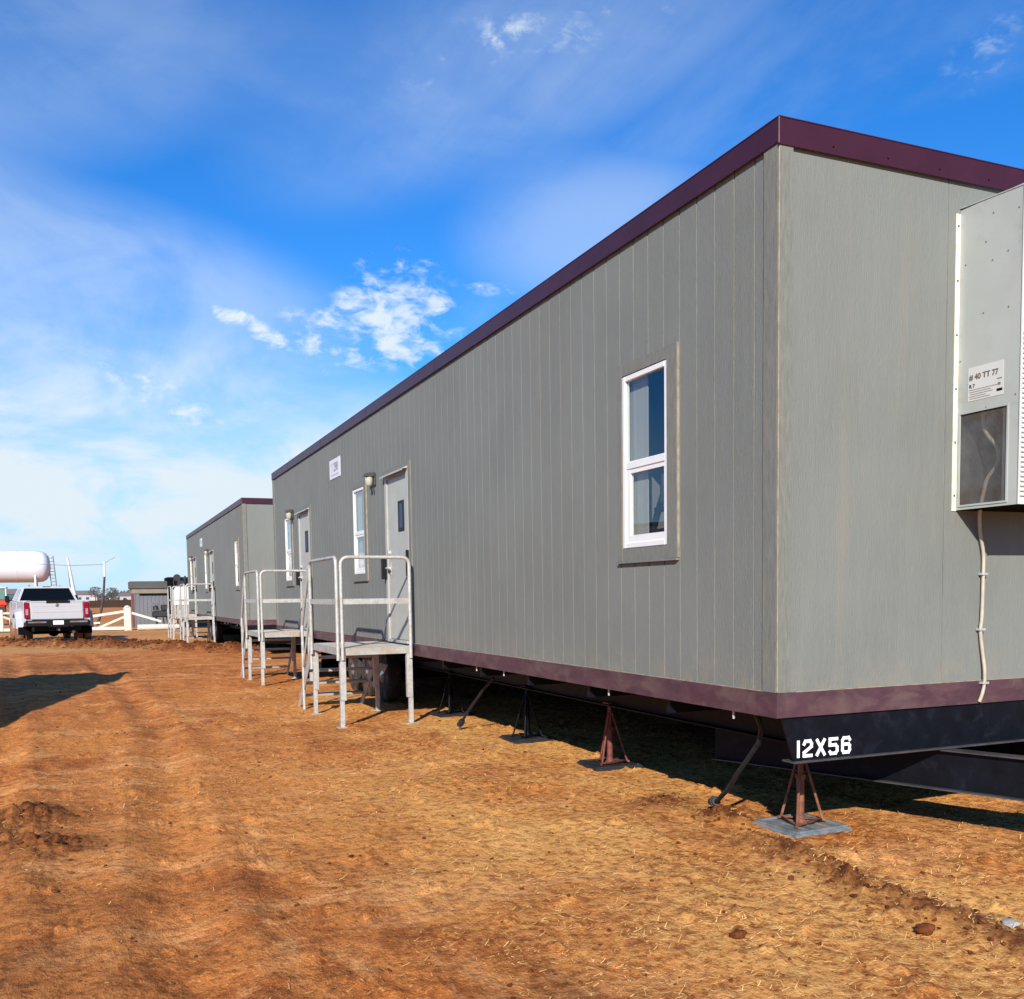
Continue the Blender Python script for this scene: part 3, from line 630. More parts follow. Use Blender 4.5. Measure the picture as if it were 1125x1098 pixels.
        q = MB(); q.box(-.0085, -.0042, y0+.06, y1-.06, z0+.03, z0+.19); q.build('kick_plate', 'door_paint', D)
    # porch lamps
    for (y, z) in ((8.78, 2.33), (14.86, 2.33)):
        q = MB(); q.box(-.030, -.0005, y-.055, y+.055, z-.10, z+.07, 0, .01); q.prism([(-.03, z+.02), (-.03, z+.08), (-.135, z+.060), (-.150, z+.02)], 1, y-.068, y+.068, 0); q.tube([(-.03, y, z-.13), (-.03, y, z-.19)], .012, 8, 0)
        L_ = q.build('porch_lamp', 'lamp_bronze', T)
        q = MB(); q.lathe((-.085, y, z), 2, [(-.105, .028), (-.09, .046), (-.03, .053), (.018, .053)], 18, 0); q.build('lamp_globe', 'lamp_globe', L_)
    # number plate high on the wall
    s_ = MB(); s_.box(-.008, -.0005, 10.82, 11.56, 2.60, 2.90); S = s_.build('number_sign', 'sign_white', T)
    mt = Matrix(((0, 0, -1, -.0085), (-1, 0, 0, 11.44), (0, 1, 0, 2.70), (0, 0, 0, 1)))
    text_mesh('number_lettering', '298', .20, Matrix(((0, 0, -1, -.0085), (-1, 0, 0, 11.26), (0, 1, 0, 2.705), (0, 0, 0, 1))), 'sign_ink', S, .0015)
    text_mesh('faint_lettering', 'T', .20, mt, 'sign_faint', S, .002)
    q = MB(); q.box(-.0105, -.008, 10.92, 11.44, 2.645, 2.662); q.build('sign_rule', 'sign_faint', S)
    # end cross beam carrying the stencilled size
    q = MB(); q.prism([(.03, -.002), (.118, -.262), (WD-.118, -.262), (WD-.03, -.002)], 1, .000, .014, 0)
    q.box(.100, WD-.100, -.030, .085, -.272, -.262, 1)
    BM = q.build('end_beam', ['black_steel', 'steel_edge'], T)
    q = MB()
    GL = {'1': [[(.5, 0), (.5, 1)]], '2': [[(0, .80), (.18, 1), (.82, 1), (1, .82), (1, .62), (0, .22), (0, 0)], [(0, 0), (1, 0)]],
          'X': [[(0, 0), (1, 1)], [(0, 1), (1, 0)]], '5': [[(1, 1), (0, 1), (0, .58), (.8, .58), (1, .42), (1, .16), (.82, 0), (.14, 0), (0, .12)]],
          '6': [[(1, .86), (.84, 1), (.16, 1), (0, .84), (0, .16), (.16, 0), (.84, 0), (1, .16), (1, .44), (.86, .56), (.26, .56)]]}
    wd, hh, gap, st = .054, .086, .0410, .0190; x = .150
    def stroke(a, c, w_):
        A, B = Vector(a), Vector(c); d = (B-A).normalized(); nrm = Vector((-d.y, d.x))*w_/2; e = d*w_*.42
        q.prism([tuple(A-e+nrm), tuple(B+e+nrm), tuple(B+e-nrm), tuple(A-e-nrm)], 1, -.0016-stroke.k*.0003, -.0002); stroke.k = (stroke.k+1) % 5
    stroke.k = 0
    for ch in '12X56':
        ww = wd if ch != '1' else .0
        for pl_ in GL[ch]:
            for a, c in zip(pl_[:-1], pl_[1:]):
                stroke((x+(a[0]-(.5 if ch == '1' else 0))*wd*1.0, -.236+a[1]*hh), (x+(c[0]-(.5 if ch == '1' else 0))*wd*1.0, -.236+c[1]*hh), st)
        x += ww+gap
    q.build('stencil_lettering', 'white_stencil', BM)
    q = MB(); q.box(WD-.012, WD+.004, .9, LN-.05, -GZ-.05, -.001); q.box(.9, WD-.012, LN-.07, LN-.05, -GZ-.05, -.001); q.build('unseen_shade_panel', 'underside', T)  # unseen panels added at back and far end to darken the space beneath
    # long chassis beams and outriggers
    for bx in (.62, WD-.62):
        q = MB(); q.box(bx-.006, bx+.006, .015, LN-.1, -.26, .015); q.box(bx-.06, bx+.06, .087, LN-.1, -.272, -.262); q.build('chassis_beam', 'black_steel', T)
    q = MB()
    for k in range(1, 14): q.box(.03, WD-.03, k*1.22, k*1.22+.05, -.10, .018)
    q.build('cross_members', 'black_steel', T)
    # towing frame: two beams that meet ahead of the end wall
    for sgn in (-1, 1):
        q = MB(); A = Vector((WD/2+sgn*1.12, 1.65, 0)); B = Vector((WD/2+sgn*.05, -1.30, 0)); d = (B-A).normalized(); nn = Vector((-d.y, d.x, 0))
        def slab(w_, z0, z1, mi, q=q, A=A, B=B, nn=nn):
            vs = [A+nn*w_, B+nn*w_, B-nn*w_, A-nn*w_]; q.prism([(p.x, p.y) for p in vs], 2, z0, z1, mi)
        slab(.006, -.525, -.285, 0); slab(.05, -.284, -.275, 1); slab(.05, -.534, -.525, 1); q.build('tow_beam', ['black_steel', 'steel_edge'], T)
    q = MB(); q.tube([(WD/2, -1.30, -.82), (WD/2, -1.30, -.20)], .035, 12); q.box(WD/2-.08, WD/2+.08, -1.5, -1.2, -.50, -.33, 0, .01); q.lathe((WD/2, -1.30, -.82), 2, [(0, .09), (.012, .09)], 16); q.build('tow_coupler', 'black_steel', T)
    # axles and wheels
    for wy in (9.55, 10.45, 11.35):
        for wx, sg in ((.34, -1), (WD-.34, 1)):
            w = MB(); w.lathe((wx, wy, -.45), 0, [(-.10, .28), (-.098, .345), (-.08, .365), (.08, .365), (.098, .345), (.10, .28)], 28); Wh = w.build('wheel', 'rubber', T)
            w = MB(); w.lathe((wx+sg*.06, wy, -.45), 0, [(-sg*.03, .21), (sg*.03, .21), (sg*.015, .12), (sg*.06, .07), (sg*.07, .02)], 20); w.build('rim', 'rim_grey', Wh)
        w = MB(); w.tube([(.45, wy, -.45), (WD-.45, wy, -.45)], .04, 8); w.build('axle', 'black_steel', T)
        w = MB()
        for k in range(4): w.prism([(wy-.36+.06*k, -.33-.012*k), (wy, -.39-.012*k), (wy+.36-.06*k, -.33-.012*k), (wy+.36-.06*k, -.32-.012*k), (wy, -.38-.012*k), (wy-.36+.06*k, -.32-.012*k)], 0, .56, .63)
        w.build('leaf_spring', 'rim_grey', T)
    # wiring stubs under the edge
    for y in (.46, 2.1, 4.25, 5.0):
        q = MB(); q.tube([(.02, y, -.001), (.02, y, -.055)], .008, 8); q.build('pipe_stub', 'galvanised', T)
    # air conditioner on the end wall
    x0, x1, y0, z0, z1 = 1.348, 2.315, -.458, 1.216, 3.024
    q = MB()
    wx0, wx1, wy0, wy1, wz0, wz1 = 0, 0, -.375, -.030, 1.245, 1.795   # opening in the left side
    # left side sheet with an opening
    q.box(x0, x0+.004, y0, wy0, z0, z1); q.box(x0, x0+.004, wy1, -.002, z0, z1); q.box(x0, x0+.004, wy0, wy1, z0, wz0); q.box(x0, x0+.004, wy0, wy1, wz1, z1)
    q.box(x0+.004, x1, y0+.004, -.004, z0, z0+.004, 2); q.box(x1-.004, x1, y0, -.004, z0+.004, z1)
    q.prism([(y0-.012, z1-.012), (-.004, z1+.010), (-.004, z1+.016), (y0-.012, z1-.006)], 0, x0-.004, x1+.004, 0)
    q.box(x0+.30, x0+.304, y0+.01, -.004, z0+.004, z1-.02, 2); q.box(x0+.004, x0+.3, -.010, -.004, z0+.004, 1.9, 3); q.box(x0+.004, x0+.30, y0+.1, -.01, 1.84, 1.844, 2)
    q.box(x0+.10, x0+.30, y0+.02, y0+.20, z0+.01, 1.83, 1)
    AC = q.build('air_conditioner', ['unit_paint', 'unit_front', 'underside', 'shed_roof'], T)
    q = MB(); q.box(x0-.001, x1+.001, y0-.004, y0-.0005, z0, z1-.012, 0); q.box(x0-.006, x0+.008, y0-.008, y0-.004, z0, z1-.012, 0)
    for k in range(34): z = 1.26+k*.028; q.prism([(y0-.004, z), (y0-.016, z+.004), (y0-.004, z+.016)], 0, x0+.012, x1-.012, 0)
    q.build('front_panel', 'unit_front', AC)
    for z in (2.63, 2.44, 2.26):
        q = MB(); q.lathe((x0+.055, y0-.004, z), 1, [(-.012, .028), (-.004, .034), (0, .036)], 16); q.build('panel_latch', 'matte_black', AC)
    q = MB(); q.box(x0-.034, x0-.0005, -.006, -.001, z0-.004, z1-.02, 0)
    for k in range(6): q.lathe((x0-.017, -.006, z0+.09+k*.325), 1, [(-.004, .006), (0, .009)], 8, 1)
    q.build('mounting_flange', ['cream_strip', 'screw_rust'], AC)
    q = MB(); fr = .012
    for (a, c, e, g_) in ((wy0-fr, wy0, wz0-fr, wz1+fr), (wy1, wy1+fr, wz0-fr, wz1+fr), (wy0, wy1, wz0-fr, wz0), (wy0, wy1, wz1, wz1+fr)): q.box(x0-.005, x0-.0003, a, c, e, g_, 0)
    for k in range(1, 50): y = wy0+(wy1-wy0)*k/50; q.box(x0+.0045, x0+.0055, y-.0006, y+.0006, wz0, wz1, 1)
    for k in range(1, 80): z = wz0+(wz1-wz0)*k/80; q.box(x0+.0057, x0+.0067, wy0, wy1, z-.0006, z+.0006, 1)
    q.build('mesh_screen', ['unit_paint', 'rim_grey'], AC)
    for (yy, zz) in ((-.25, 2.93), (-.20, 2.78), (-.36, 2.68), (-.25, 2.66), (-.05, 2.69), (-.19, 2.37), (-.37, 2.36), (-.43, 2.90), (-.43, 1.85), (-.02, 2.12), (-.22, 1.81)): q = MB(); q.lathe((x0-.001, yy, zz), 0, [(-.003, .003), (0, .0055)], 8); q.build('panel_screw', 'screw_rust', AC)
    q = MB(); q.box(x0-.002, x0-.0004, -.345, -.085, 1.865, 2.065, 0); LB = q.build('rating_label', 'unit_front', AC)
    def side_text(body, y, z, size, mname, bold=0, xs=1): text_mesh('label_lettering', body, size, Matrix(((0, 0, -1, x0-.0022), (-1, 0, 0, y), (0, 1, 0, z), (0, 0, 0, 1))), mname, LB, bold, xs)
    side_text('# 40 TT 77', -.095, 1.990, .046, 'screw_rust', .0012, 1.0)
    side_text('R 7', -.095, 1.942, .030, 'machine_dark', .0008)
    q = MB()
    for k, (a, c) in enumerate(((-.095, -.30), (-.095, -.255), (-.10, -.27), (-.095, -.22), (-.10, -.25))): q.box(x0-.0032, x0-.002, a, c, 1.928-k*.013, 1.931-k*.013)
    q.box(x0-.0032, x0-.002, -.30, -.335, 1.960, 1.966)
    q.box(x0-.0032, x0-.002, -.305, -.325, 1.925, 1.94)
    q.build('label_print', 'rim_grey', LB)
    q = MB(); q.box(x0-.0034, x0-.002, -.298, -.338, 1.890, 1.905); q.build('label_block', 'matte_black', LB)
    # conduit from the air conditioner down the wall
    q = MB(); pts = [(1.44, -.12, 1.84), (1.45, -.12, 1.70), (1.47, -.20, 1.58), (1.47, -.20, 1.48), (1.46, -.14, 1.40), (1.47, -.10, 1.30), (1.49, -.06, 1.20), (1.53, -.03, 1.08), (1.565, -.026, .95), (1.57, -.024, .82), (1.565, -.024, .55), (1.555, -.024, .46), (1.575, -.026, .32), (1.585, -.034, .22), (1.58, -.040, .13), (1.562, -.040, .06), (1.55, -.030, .012)]
    P3 = [Vector(p) for p in pts]; sm = []
    for i in range(len(P3)-1):
        p0 = P3[max(i-1, 0)]; p1 = P3[i]; p2 = P3[i+1]; p3 = P3[min(i+2, len(P3)-1)]
        for k in range(4):
            t_ = k/4; sm.append(.5*((2*p1)+(-p0+p2)*t_+(2*p0-5*p1+4*p2-p3)*t_*t_+(-p0+3*p1-3*p2+p3)*t_**3))
    q.tube(sm+[P3[-1]], .0115, 10, 0)
    CO = q.build('conduit', 'conduit', T)
    for (a, z) in ((1.573, .82), (1.56, .47), (1.583, .13)): q = MB(); q.box(a-.026, a+.026, -.040 if z > .2 else -.054, -.001, z-.008, z+.008, 0, .003); q.build('conduit_clip', 'galvanised', CO)
    return T
T1 = office_trailer((0, 0, GZ), 'nearest grey office trailer with maroon trim, wall air conditioner and 12X56 on its end beam')
T2 = copy_tree(T1); T2.location = (.10, 22.5, GZ); T2['label'] = 'far grey office trailer standing beyond the end of the nearest one, maroon roof edge'

# ------------------------------------------------------------------ landings with steps
def landing():
    S = empty('access_steps', (0, 0, 0), 'x', 'entry steps', 'galvanised entry landings at the trailer doors')
    xo, xi, y0, y1, dz = -.95, -.07, 0.0, 1.62, .94
    q = MB(); q.box(xo, xi, y0, y1, dz-.006, dz, 0)
    for k in range(13): q.box(xo+.02, xi-.02, y0+.05+k*.122, y0+.056+k*.122, dz, dz+.003, 0)
    q.box(xo, xi, y0-.004, y0, dz-.085, dz-.002); q.box(xo, xi, y1, y1+.004, dz-.085, dz-.002); q.box(xo-.004, xo, y0, y1, dz-.085, dz-.002); q.box(xi, xi+.004, y0, y1, dz-.085, dz-.002)
    for k in range(1, 4): q.box(xo, xi, y0+k*.4, y0+k*.4+.03, dz-.05, dz-.006)
    q.build('deck', 'deck_metal', S)
    for (x, y) in ((xo+.02, y0+.02), (xi-.02, y0+.02), (xo+.02, y1-.03), (xi-.02, y1-.03)):
        q = MB(); dx = .032 if x < -.5 else -.032
        q.box(x-.035+dx*.4, x+.035+dx*.4, y-.035, y+.035, .32, dz-.087, 0, .004); q.box(x-.026, x+.026, y-.024, y+.024, .008, .32, 0, .003)
        q.box(x-.07, x+.07, y-.06, y+.06, -.004, .008, 0); q.build('leg', 'galvanised', S)
    rt = dz+1.07
    def loop(a, c, nm='guard_rail'):
        A, B = Vector(a), Vector(c); q = MB()
        q.tube(bend([(A.x, A.y, .80), (A.x, A.y, rt), (B.x, B.y, rt), (B.x, B.y, .80)], .10, 6), .0215, 12)
        d = (B-A).normalized(); n_ = Vector((-d.y, d.x, 0))*.010
        mz = dz+.55
        q.prism([(A.x+n_.x, A.y+n_.y), (B.x+n_.x, B.y+n_.y), (B.x-n_.x, B.y-n_.y), (A.x-n_.x, A.y-n_.y)], 2, mz-.032, mz+.032); q.build(nm, 'galvanised', S)
    loop((xo+.030, y0-.026, 0), (xi-.02, y0-.026, 0)); loop((xo-.024, y0-.022, 0), (xo-.026, y1-.10, 0))
    # slanting handrails, stair posts, stringers and treads down the far end
    for x in (xo-.02,):
        q = MB(); ye = y1+.55
        q.tube([(x, y1-.04, .60), (x, y1-.04, rt-.06)], .022, 10)
        q.tube([(x, ye, 0), (x, ye, 1.16)], .022, 10)
        q.tube(bend([(x, y1-.04, rt-.08), (x, y1+.03, rt-.10), (x, ye+.02, 1.14), (x, ye+.16, 1.02)], .04, 4), .020, 10)
        q.tube([(x, y1-.02, 1.36), (x, ye, .58)], .016, 8); q.build('handrail', 'galvanised', S)
    for x in (xo-.02, xi):
        q = MB(); q.prism([(y1, dz-.02), (y1+1.0, .02), (y1+1.0, -.0), (y1+.86, 0), (y1, dz-.22)], 0, x-.004 if x < -.5 else x-.010, x+.004); q.build('stringer', 'galvanised', S)
    for k in range(4):
        q = MB(); z = dz-.188*(k+1); q.box(xo-.01, xi-.012, y1+.02+k*.235, y1+.27+k*.235, z-.03, z, 0, .004); q.build('tread', 'deck_metal', S)
    return S
L1 = landing(); L1.location = (0, 7.0, 0); L1['label'] = 'nearest metal landing with white rails, at the first door of the nearest trailer'
for (x, y, lab) in ((0, 13.10, 'second nearest metal landing with white rails, at the farther door of the nearest trailer'),
                    (.10, 29.50, 'metal landing with white rails at the nearer door of the far trailer'),
                    (.10, 35.60, 'farthest metal landing with white rails, at the far end of the far trailer')):
    c = copy_tree(L1); c.location = (x, y, 0); c['label'] = lab

# ------------------------------------------------------------------ jack stands and their pads
def jack(x, y, label, post='rust', style=0, top=.545, rz=0.0):
    J = empty('jack_stand', (x, y, hz1(x, y)+.035), label, 'jack stand', 'screw jacks under the nearest trailer', rz)
    q = MB(); q.tube([(0, 0, .004), (0, 0, .30)], .026, 14); q.lathe((0, 0, 0), 2, [(0, .045), (.012, .045), (.02, .03), (.05, .028)], 14); q.build('post', post, J)
    q = MB(); q.tube([(0, 0, .30), (0, 0, top-.015)], .019, 12)
    q.lathe((0, 0, .29), 2, [(0, .034), (.03, .034)], 6, smooth=False); q.box(-.05, .05, -.05, .05, top-.015, top, 0, .003)
    q.build('screw', post, J)
    for k in range(3 if style == 0 else 4):
        an = R(210+k*(120 if style == 0 else 90)+(0 if style == 0 else 15)); bx, by = math.cos(an)*.155, math.sin(an)*.155
        q = MB(); q.tube([(bx, by, .012), (bx*.12, by*.12, top-.10)], .0095, 8); q.tube([(bx, by, .012), (bx*1.12, by*1.12, .006)], .012, 8); q.build('brace', post, J)
    q = MB(); s_ = .15; q.tube([(s_*math.cos(R(a)), s_*math.sin(R(a)), .012) for a in (210, 330, 450, 570)], .010, 8); q.build('base_ring', post, J)
    return J
def pad(x, y, label, m, s_=.235, rz=0.0):
    q = MB(); q.box(-s_, s_, -s_, s_, -.05, .022, 0, .012)
    for (a, c, e, g_) in ((-s_+.02, -s_+.05, -s_+.02, s_-.02), (s_-.05, s_-.02, -s_+.02, s_-.02), (-s_+.05, s_-.05, -s_+.02, -s_+.05), (-s_+.05, s_-.05, s_-.05, s_-.02)): q.box(a, c, e, g_, .018, .034, 0, .004)
    for k in (-1, 0, 1): q.box(k*.09-.010, k*.09+.010, -s_+.06, s_-.06, .018, .031, 0, .003)
    o = q.build('support_pad', m); o.location = (x, y, hz1(x, y)+.003); o.rotation_euler = (0, 0, rz); tag(o, label, 'support pad', 'plastic pads under the jack stands'); return o
for (x, y, la, lb, m, pm, st_, rz) in (
    (.60, .54, 'orange rusty jack stand under the 12X56 end beam', 'light grey square pad under the nearest rusty jack stand', 'rust', 'pad_plastic', 0, .05),
    (.60, 3.18, 'red jack stand, second from the near end of the trailer', 'dark pad under the second jack stand with red braces', 'dark_red_steel', 'pad_dark', 0, -.1),
    (.60, 5.05, 'dark jack stand, third from the near end, between the red one and the landing', 'dark pad under the third jack stand', 'black_steel', 'pad_dark', 1, .0),
    (.60, 7.55, 'dark jack stand farthest from the near end, just right of the nearest landing', 'dark pad under the fourth jack stand beside the nearest landing', 'black_steel', 'pad_dark', 1, .1)):
    jack(x, y, la, m, st_, rz=rz+.2); pad(x, y, lb, pm, rz=rz)

# ------------------------------------------------------------------ ground anchors with bent straps
def anchor(pts, foot, label, r=.0165):
    A = empty('ground_anchor', (foot[0], foot[1], hz1(*foot)), label, 'ground anchor', 'tie-down anchors along the trailer')
    o = Vector(A.location); q = MB(); q.tube([Vector(p)-o for p in pts], r, 10); q.build('strap', 'strap_steel', A)
    q = MB(); d = (Vector(pts[-2])-Vector(pts[-1])).normalized(); e = Vector(pts[-1])-o
    q.tube([e+d*.075, e-d*.02], .030, 12); q.tube([e+d*.05, e+d*.025], .040, 6, smooth=False); q.tube([e, Vector((e.x-.01, e.y-.03, -.05))], .012, 8); q.box(e.x-.035, e.x+.03, e.y-.02, e.y+.02, e.z-.02, e.z+.02, 0, .006)
    q.build('clamp_head', 'machine_dark', A); return A
h1 = hz1(.33, 1.185)
anchor([(.10, .36, .86), (.13, .37, .78), (.18, .39, .70), (.20, .45, .60), (.205, .56, .49), (.215, .70, .36), (.245, .86, .22), (.295, 1.05, .11), (.32, 1.13, h1+.06)], (.33, 1.185), 'long bent steel tie-down pushed into the soil left of the rusty jack')
anchor([(.38, 5.45, .64), (.32, 5.62, .50), (.25, 5.92, .24), (.215, 6.10, .07)], (.206, 6.16), 'short straight steel tie-down near the nearest landing', .016)
anchor([(.85, 34.2, .62), (.70, 33.6, .40), (.55, 33.1, .2), (.50, 32.8, .06)], (.48, 32.6), 'small pale tie-down under the far trailer behind its landing', .018)

# ladder seen through the first window, standing in the room
LD = empty('step_ladder', (.32, 1.85, GZ), 'dark step ladder seen through the lower pane of the nearest window', 'ladder')
for (ax, pts) in ((0, [(0, .34, .12), (0, .13, 1.10), (0, .03, 1.30), (0, -.07, 1.46), (0, -.07, 1.60)]), (1, [(0, -.26, .12), (0, -.21, 1.1), (0, -.17, 1.30), (0, -.13, 1.56)])):
    q = MB(); q.tube(pts, .026, 8); q.build('side_rail', 'ladder_dark', LD)
for z, ya, yb_ in ((.45, .27, -.24), (.75, .21, -.23), (1.02, .16, -.22), (1.17, .10, -.20), (1.33, .02, -.17)): q = MB(); q.box(-.03, .03, yb_, ya, z, z+.035, 0, .004); q.build('rung', 'ladder_dark', LD)

# ------------------------------------------------------------------ white pickup truck (rear at local y=0, forward +y)
def pickup():
    P = empty('pickup_truck', (-4.72, 33.4, hz1(-4.86, 34)-.03), 'white dual-wheel pickup truck parked with its tailgate to the camera', 'pickup truck', rz=R(8.0))
    # bed: sides with flared rear fenders
    q = MB()
    for s_ in (-1, 1):
        q.prism([(0.02, .78), (.03, 1.46), (2.45, 1.49), (2.45, .62), (1.75, .62), (1.68, .95), (1.30, 1.06), (.92, .95), (.82, .62), (.30, .62)], 0, s_*.93, s_*1.005)
        # flare
        prof = [(.62, .55), (.66, .93), (.90, 1.16), (1.30, 1.25), (1.70, 1.16), (1.94, .93), (1.98, .55), (1.86, .55), (1.78, .90), (1.60, 1.02), (1.30, 1.06), (1.0, 1.02), (.82, .90), (.74, .55)]
        vs = []
        for (yy, zz) in prof: vs.append((s_*1.0, yy, zz))
        outer = [(s_*(1.20 if i >= 7 else 1.19 if 0 < i < 6 else 1.20), yy, zz-(.05 if 1 <= i <= 5 else 0)) for i, (yy, zz) in enumerate(prof)]
        n = len(prof); q.add(vs+outer, [tuple(range(n)), tuple(range(n, 2*n))]+[(i, (i+1) % n, n+(i+1) % n, n+i) for i in range(n)])
        q.box(s_*.88, s_*1.0, .0, 2.45, 1.44, 1.50, 0, .02)
    q.box(-.93, .93, .05, 2.45, .78, .86); q.box(-.93, .93, 2.40, 2.45, .8, 1.48)
    q.build('bed', 'car_paint', P)
    q = MB(); q.box(-.80, .80, -.015, .05, .86, 1.47, 0, .02); q.box(-.74, .74, -.022, -.013, 1.10, 1.16, 0, .004); q.box(-.74, .74, -.020, -.013, 1.30, 1.33, 0, .003); q.box(-.80, .80, -.028, .02, 1.44, 1.49, 0, .01)
    TG = q.build('tailgate', 'car_paint', P)
    q = MB(); q.lathe((0, -.022, 1.345), 1, [(-.006, .02), (-.004, .055), (0, .06)], 16); me_ = q.build('badge', 'rim_grey', TG); me_.scale = (1, 1, 1)
    q = MB(); q.box(-.32, .40, -.036, -.016, 1.415, 1.505, 0, .006); q.build('latch_handle', 'black_plastic', TG)
    for s_ in (-1, 1):
        q = MB(); q.box(s_*.815, s_*.99, -.02, .10, .90, 1.44, 0, .02); TL = q.build('tail_light', 'tail_red', P)
        q = MB(); q.box(s_*.865, s_*.945, -.026, -.018, 1.02, 1.22, 0, .003); q.build('reverse_lens', 'lamp_clear', TL)
    q = MB(); q.box(-.97, .97, -.20, -.02, .62, .84, 0, .03); q.box(-.90, -.35, -.215, -.19, .74, .80, 1, .01); q.box(.35, .90, -.215, -.19, .74, .80, 1, .01); q.box(-.30, .30, -.21, -.19, .60, .83, 0)
    BU = q.build('bumper', ['black_plastic', 'rim_grey'], P)
    q = MB(); q.box(-.16, .16, -.225, -.212, .68, .82, 0, .005); q.build('number_plate', 'plate_white', BU)
    q = MB(); q.box(-.06, .06, -.24, 0, .46, .58, 0, .01); q.tube([(0, -.28, .50), (0, -.1, .50)], .03, 10, 1); q.box(-.75, .75, .3, .5, .45, .60, 0); q.build('tow_hitch', ['black_plastic', 'chrome'], P)
    q = MB(); q.tube([(.48, 0.05, .42), (.48, 1.2, .45)], .05, 12); q.build('exhaust', 'chrome', P)
    q = MB(); q.box(-.55, .62, 2.46, 2.60, .9, 1.56, 0, .02); q.box(-.30, .45, 1.9, 2.42, 1.30, 1.55, 0, .02); q.build('bed_toolbox', 'matte_black', P)
    # cab with greenhouse
    q = MB(); yb, yf = 2.62, 4.75
    q.box(-1.0, 1.0, yb, yf+.3, .62, 1.50, 0, .05)
    lo, hi = .97, .78; zb, zt = 1.50, 1.985
    ring0 = [(-lo, yb), (lo, yb), (lo, yf+.15), (-lo, yf+.15)]; ring1 = [(-hi, yb+.16), (hi, yb+.16), (hi, yf-.35), (-hi, yf-.35)]
    vs = [(x, y, zb) for x, y in ring0]+[(x, y, zt) for x, y in ring1]+[(x*.93, y+(.05 if y < 3 else -.05), zt+.045) for x, y in ring1]
    q.add(vs, [(0, 1, 5, 4), (1, 2, 6, 5), (2, 3, 7, 6), (3, 0, 4, 7), (4, 5, 9, 8), (5, 6, 10, 9), (6, 7, 11, 10), (7, 4, 8, 11), (8, 9, 10, 11)])
    q.prism([(yf+.3, .62), (yf+.3, 1.50), (yf+.42, 1.50), (6.05, 1.42), (6.20, 1.20), (6.20, .62)], 0, -.97, .97)
    q.box(-.99, .99, 6.2, 6.32, .55, .85, 0, .03); CB = q.build('cab', 'car_paint', P)
    q = MB(); z0, z1 = 1.515, 1.955
    def at(z): t = (z-zb)/(zt-zb); return lo+(hi-lo)*t-.075, yb+.16*t-.006
    a, c = at(z0), at(z1); q.add([(-a[0], a[1], z0), (a[0], a[1], z0), (c[0], c[1], z1), (-c[0], c[1], z1), (-a[0], a[1]+.02, z0), (a[0], a[1]+.02, z0), (c[0], c[1]+.02, z1), (-c[0], c[1]+.02, z1)], [(0, 1, 2, 3), (4, 7, 6, 5), (0, 4, 5, 1), (2, 6, 7, 3), (0, 3, 7, 4), (1, 5, 6, 2)])
    q.build('rear_window', 'car_glass', CB)
    for s_ in (-1, 1):
        q = MB(); xo = lambda z: s_*(lo+(hi-lo)*(z-zb)/(zt-zb)+.006)
        for (ya, yc) in ((2.85, 3.65), (3.73, 4.62)):
            f_ = .45 if yc > 4 else 0; ra = .10 if ya < 3 else 0
            q.add([(xo(1.53), ya, 1.53), (xo(1.53), yc, 1.53), (xo(1.93), yc-f_, 1.93), (xo(1.93), ya+ra, 1.93), (xo(1.53)-s_*.02, ya, 1.53), (xo(1.53)-s_*.02, yc, 1.53), (xo(1.93)-s_*.02, yc-f_, 1.93), (xo(1.93)-s_*.02, ya+ra, 1.93)], [(0, 1, 2, 3), (4, 7, 6, 5), (0, 4, 5, 1), (1, 5, 6, 2), (2, 6, 7, 3), (3, 7, 4, 0)])
        q.build('side_window', 'car_glass', CB)
        q = MB(); q.tube([(s_*.98, 4.5, 1.52), (s_*1.16, 4.45, 1.55)], .02, 8); q.box(s_*1.08, s_*1.22, 4.42, 4.52, 1.45, 1.70, 0, .03); q.build('wing_mirror', 'black_plastic', CB)
    q = MB(); q.box(-.13, .13, yb+.17, yb+.24, 1.985, 2.025, 0, .008); q.build('brake_light', 'tail_red', CB)
    for (wx, wy) in ((-1.05, 1.30), (-.78, 1.30), (1.05, 1.30), (.78, 1.30), (-.90, 5.45), (.90, 5.45)):
        w = MB(); w.lathe((wx, wy, .405), 0, [(-.115, .25), (-.11, .37), (-.09, .405), (.09, .405), (.11, .37), (.115, .25)], 28)
        Wh = w.build('wheel', 'mud_rubber', P); sg = 1 if wx > 0 else -1
        w = MB(); w.lathe((wx+sg*.05, wy, .405), 0, [(-.03*sg, .24), (.05*sg, .24), (.0, .14), (.04*sg, .06), (.05*sg, .02)], 20); w.build('rim', 'rim_grey', Wh)
    for s_ in (-1, 1):
        q = MB(); q.box(s_*.68, s_*1.14, .62, .635, .34, .60, 0); q.build('mud_flap', 'matte_black', P)
    q = MB(); q.box(-.45, .45, .5, 5.9, .50, .62); q.tube([(-.9, 1.3, .40), (.9, 1.3, .40)], .08, 12); q.lathe((0, 1.3, .40), 1, [(-.2, .08), (-.1, .17), (.1, .17), (.2, .08)], 16); q.build('chassis', 'matte_black', P)
    q = MB(); q.tube([(-.5, 3.4, 2.02), (-.5, 3.4, 2.10)], .01, 6); q.box(-.55, -.45, 3.3, 3.4, 2.02, 2.05, 0, .01); q.box(.45, .55, 3.3, 3.4, 2.02, 2.05, 0, .01); q.build('roof_markers', 'black_plastic', CB)
    P.scale = (1.03, 1.03, 1.0)
    return P
pickup()

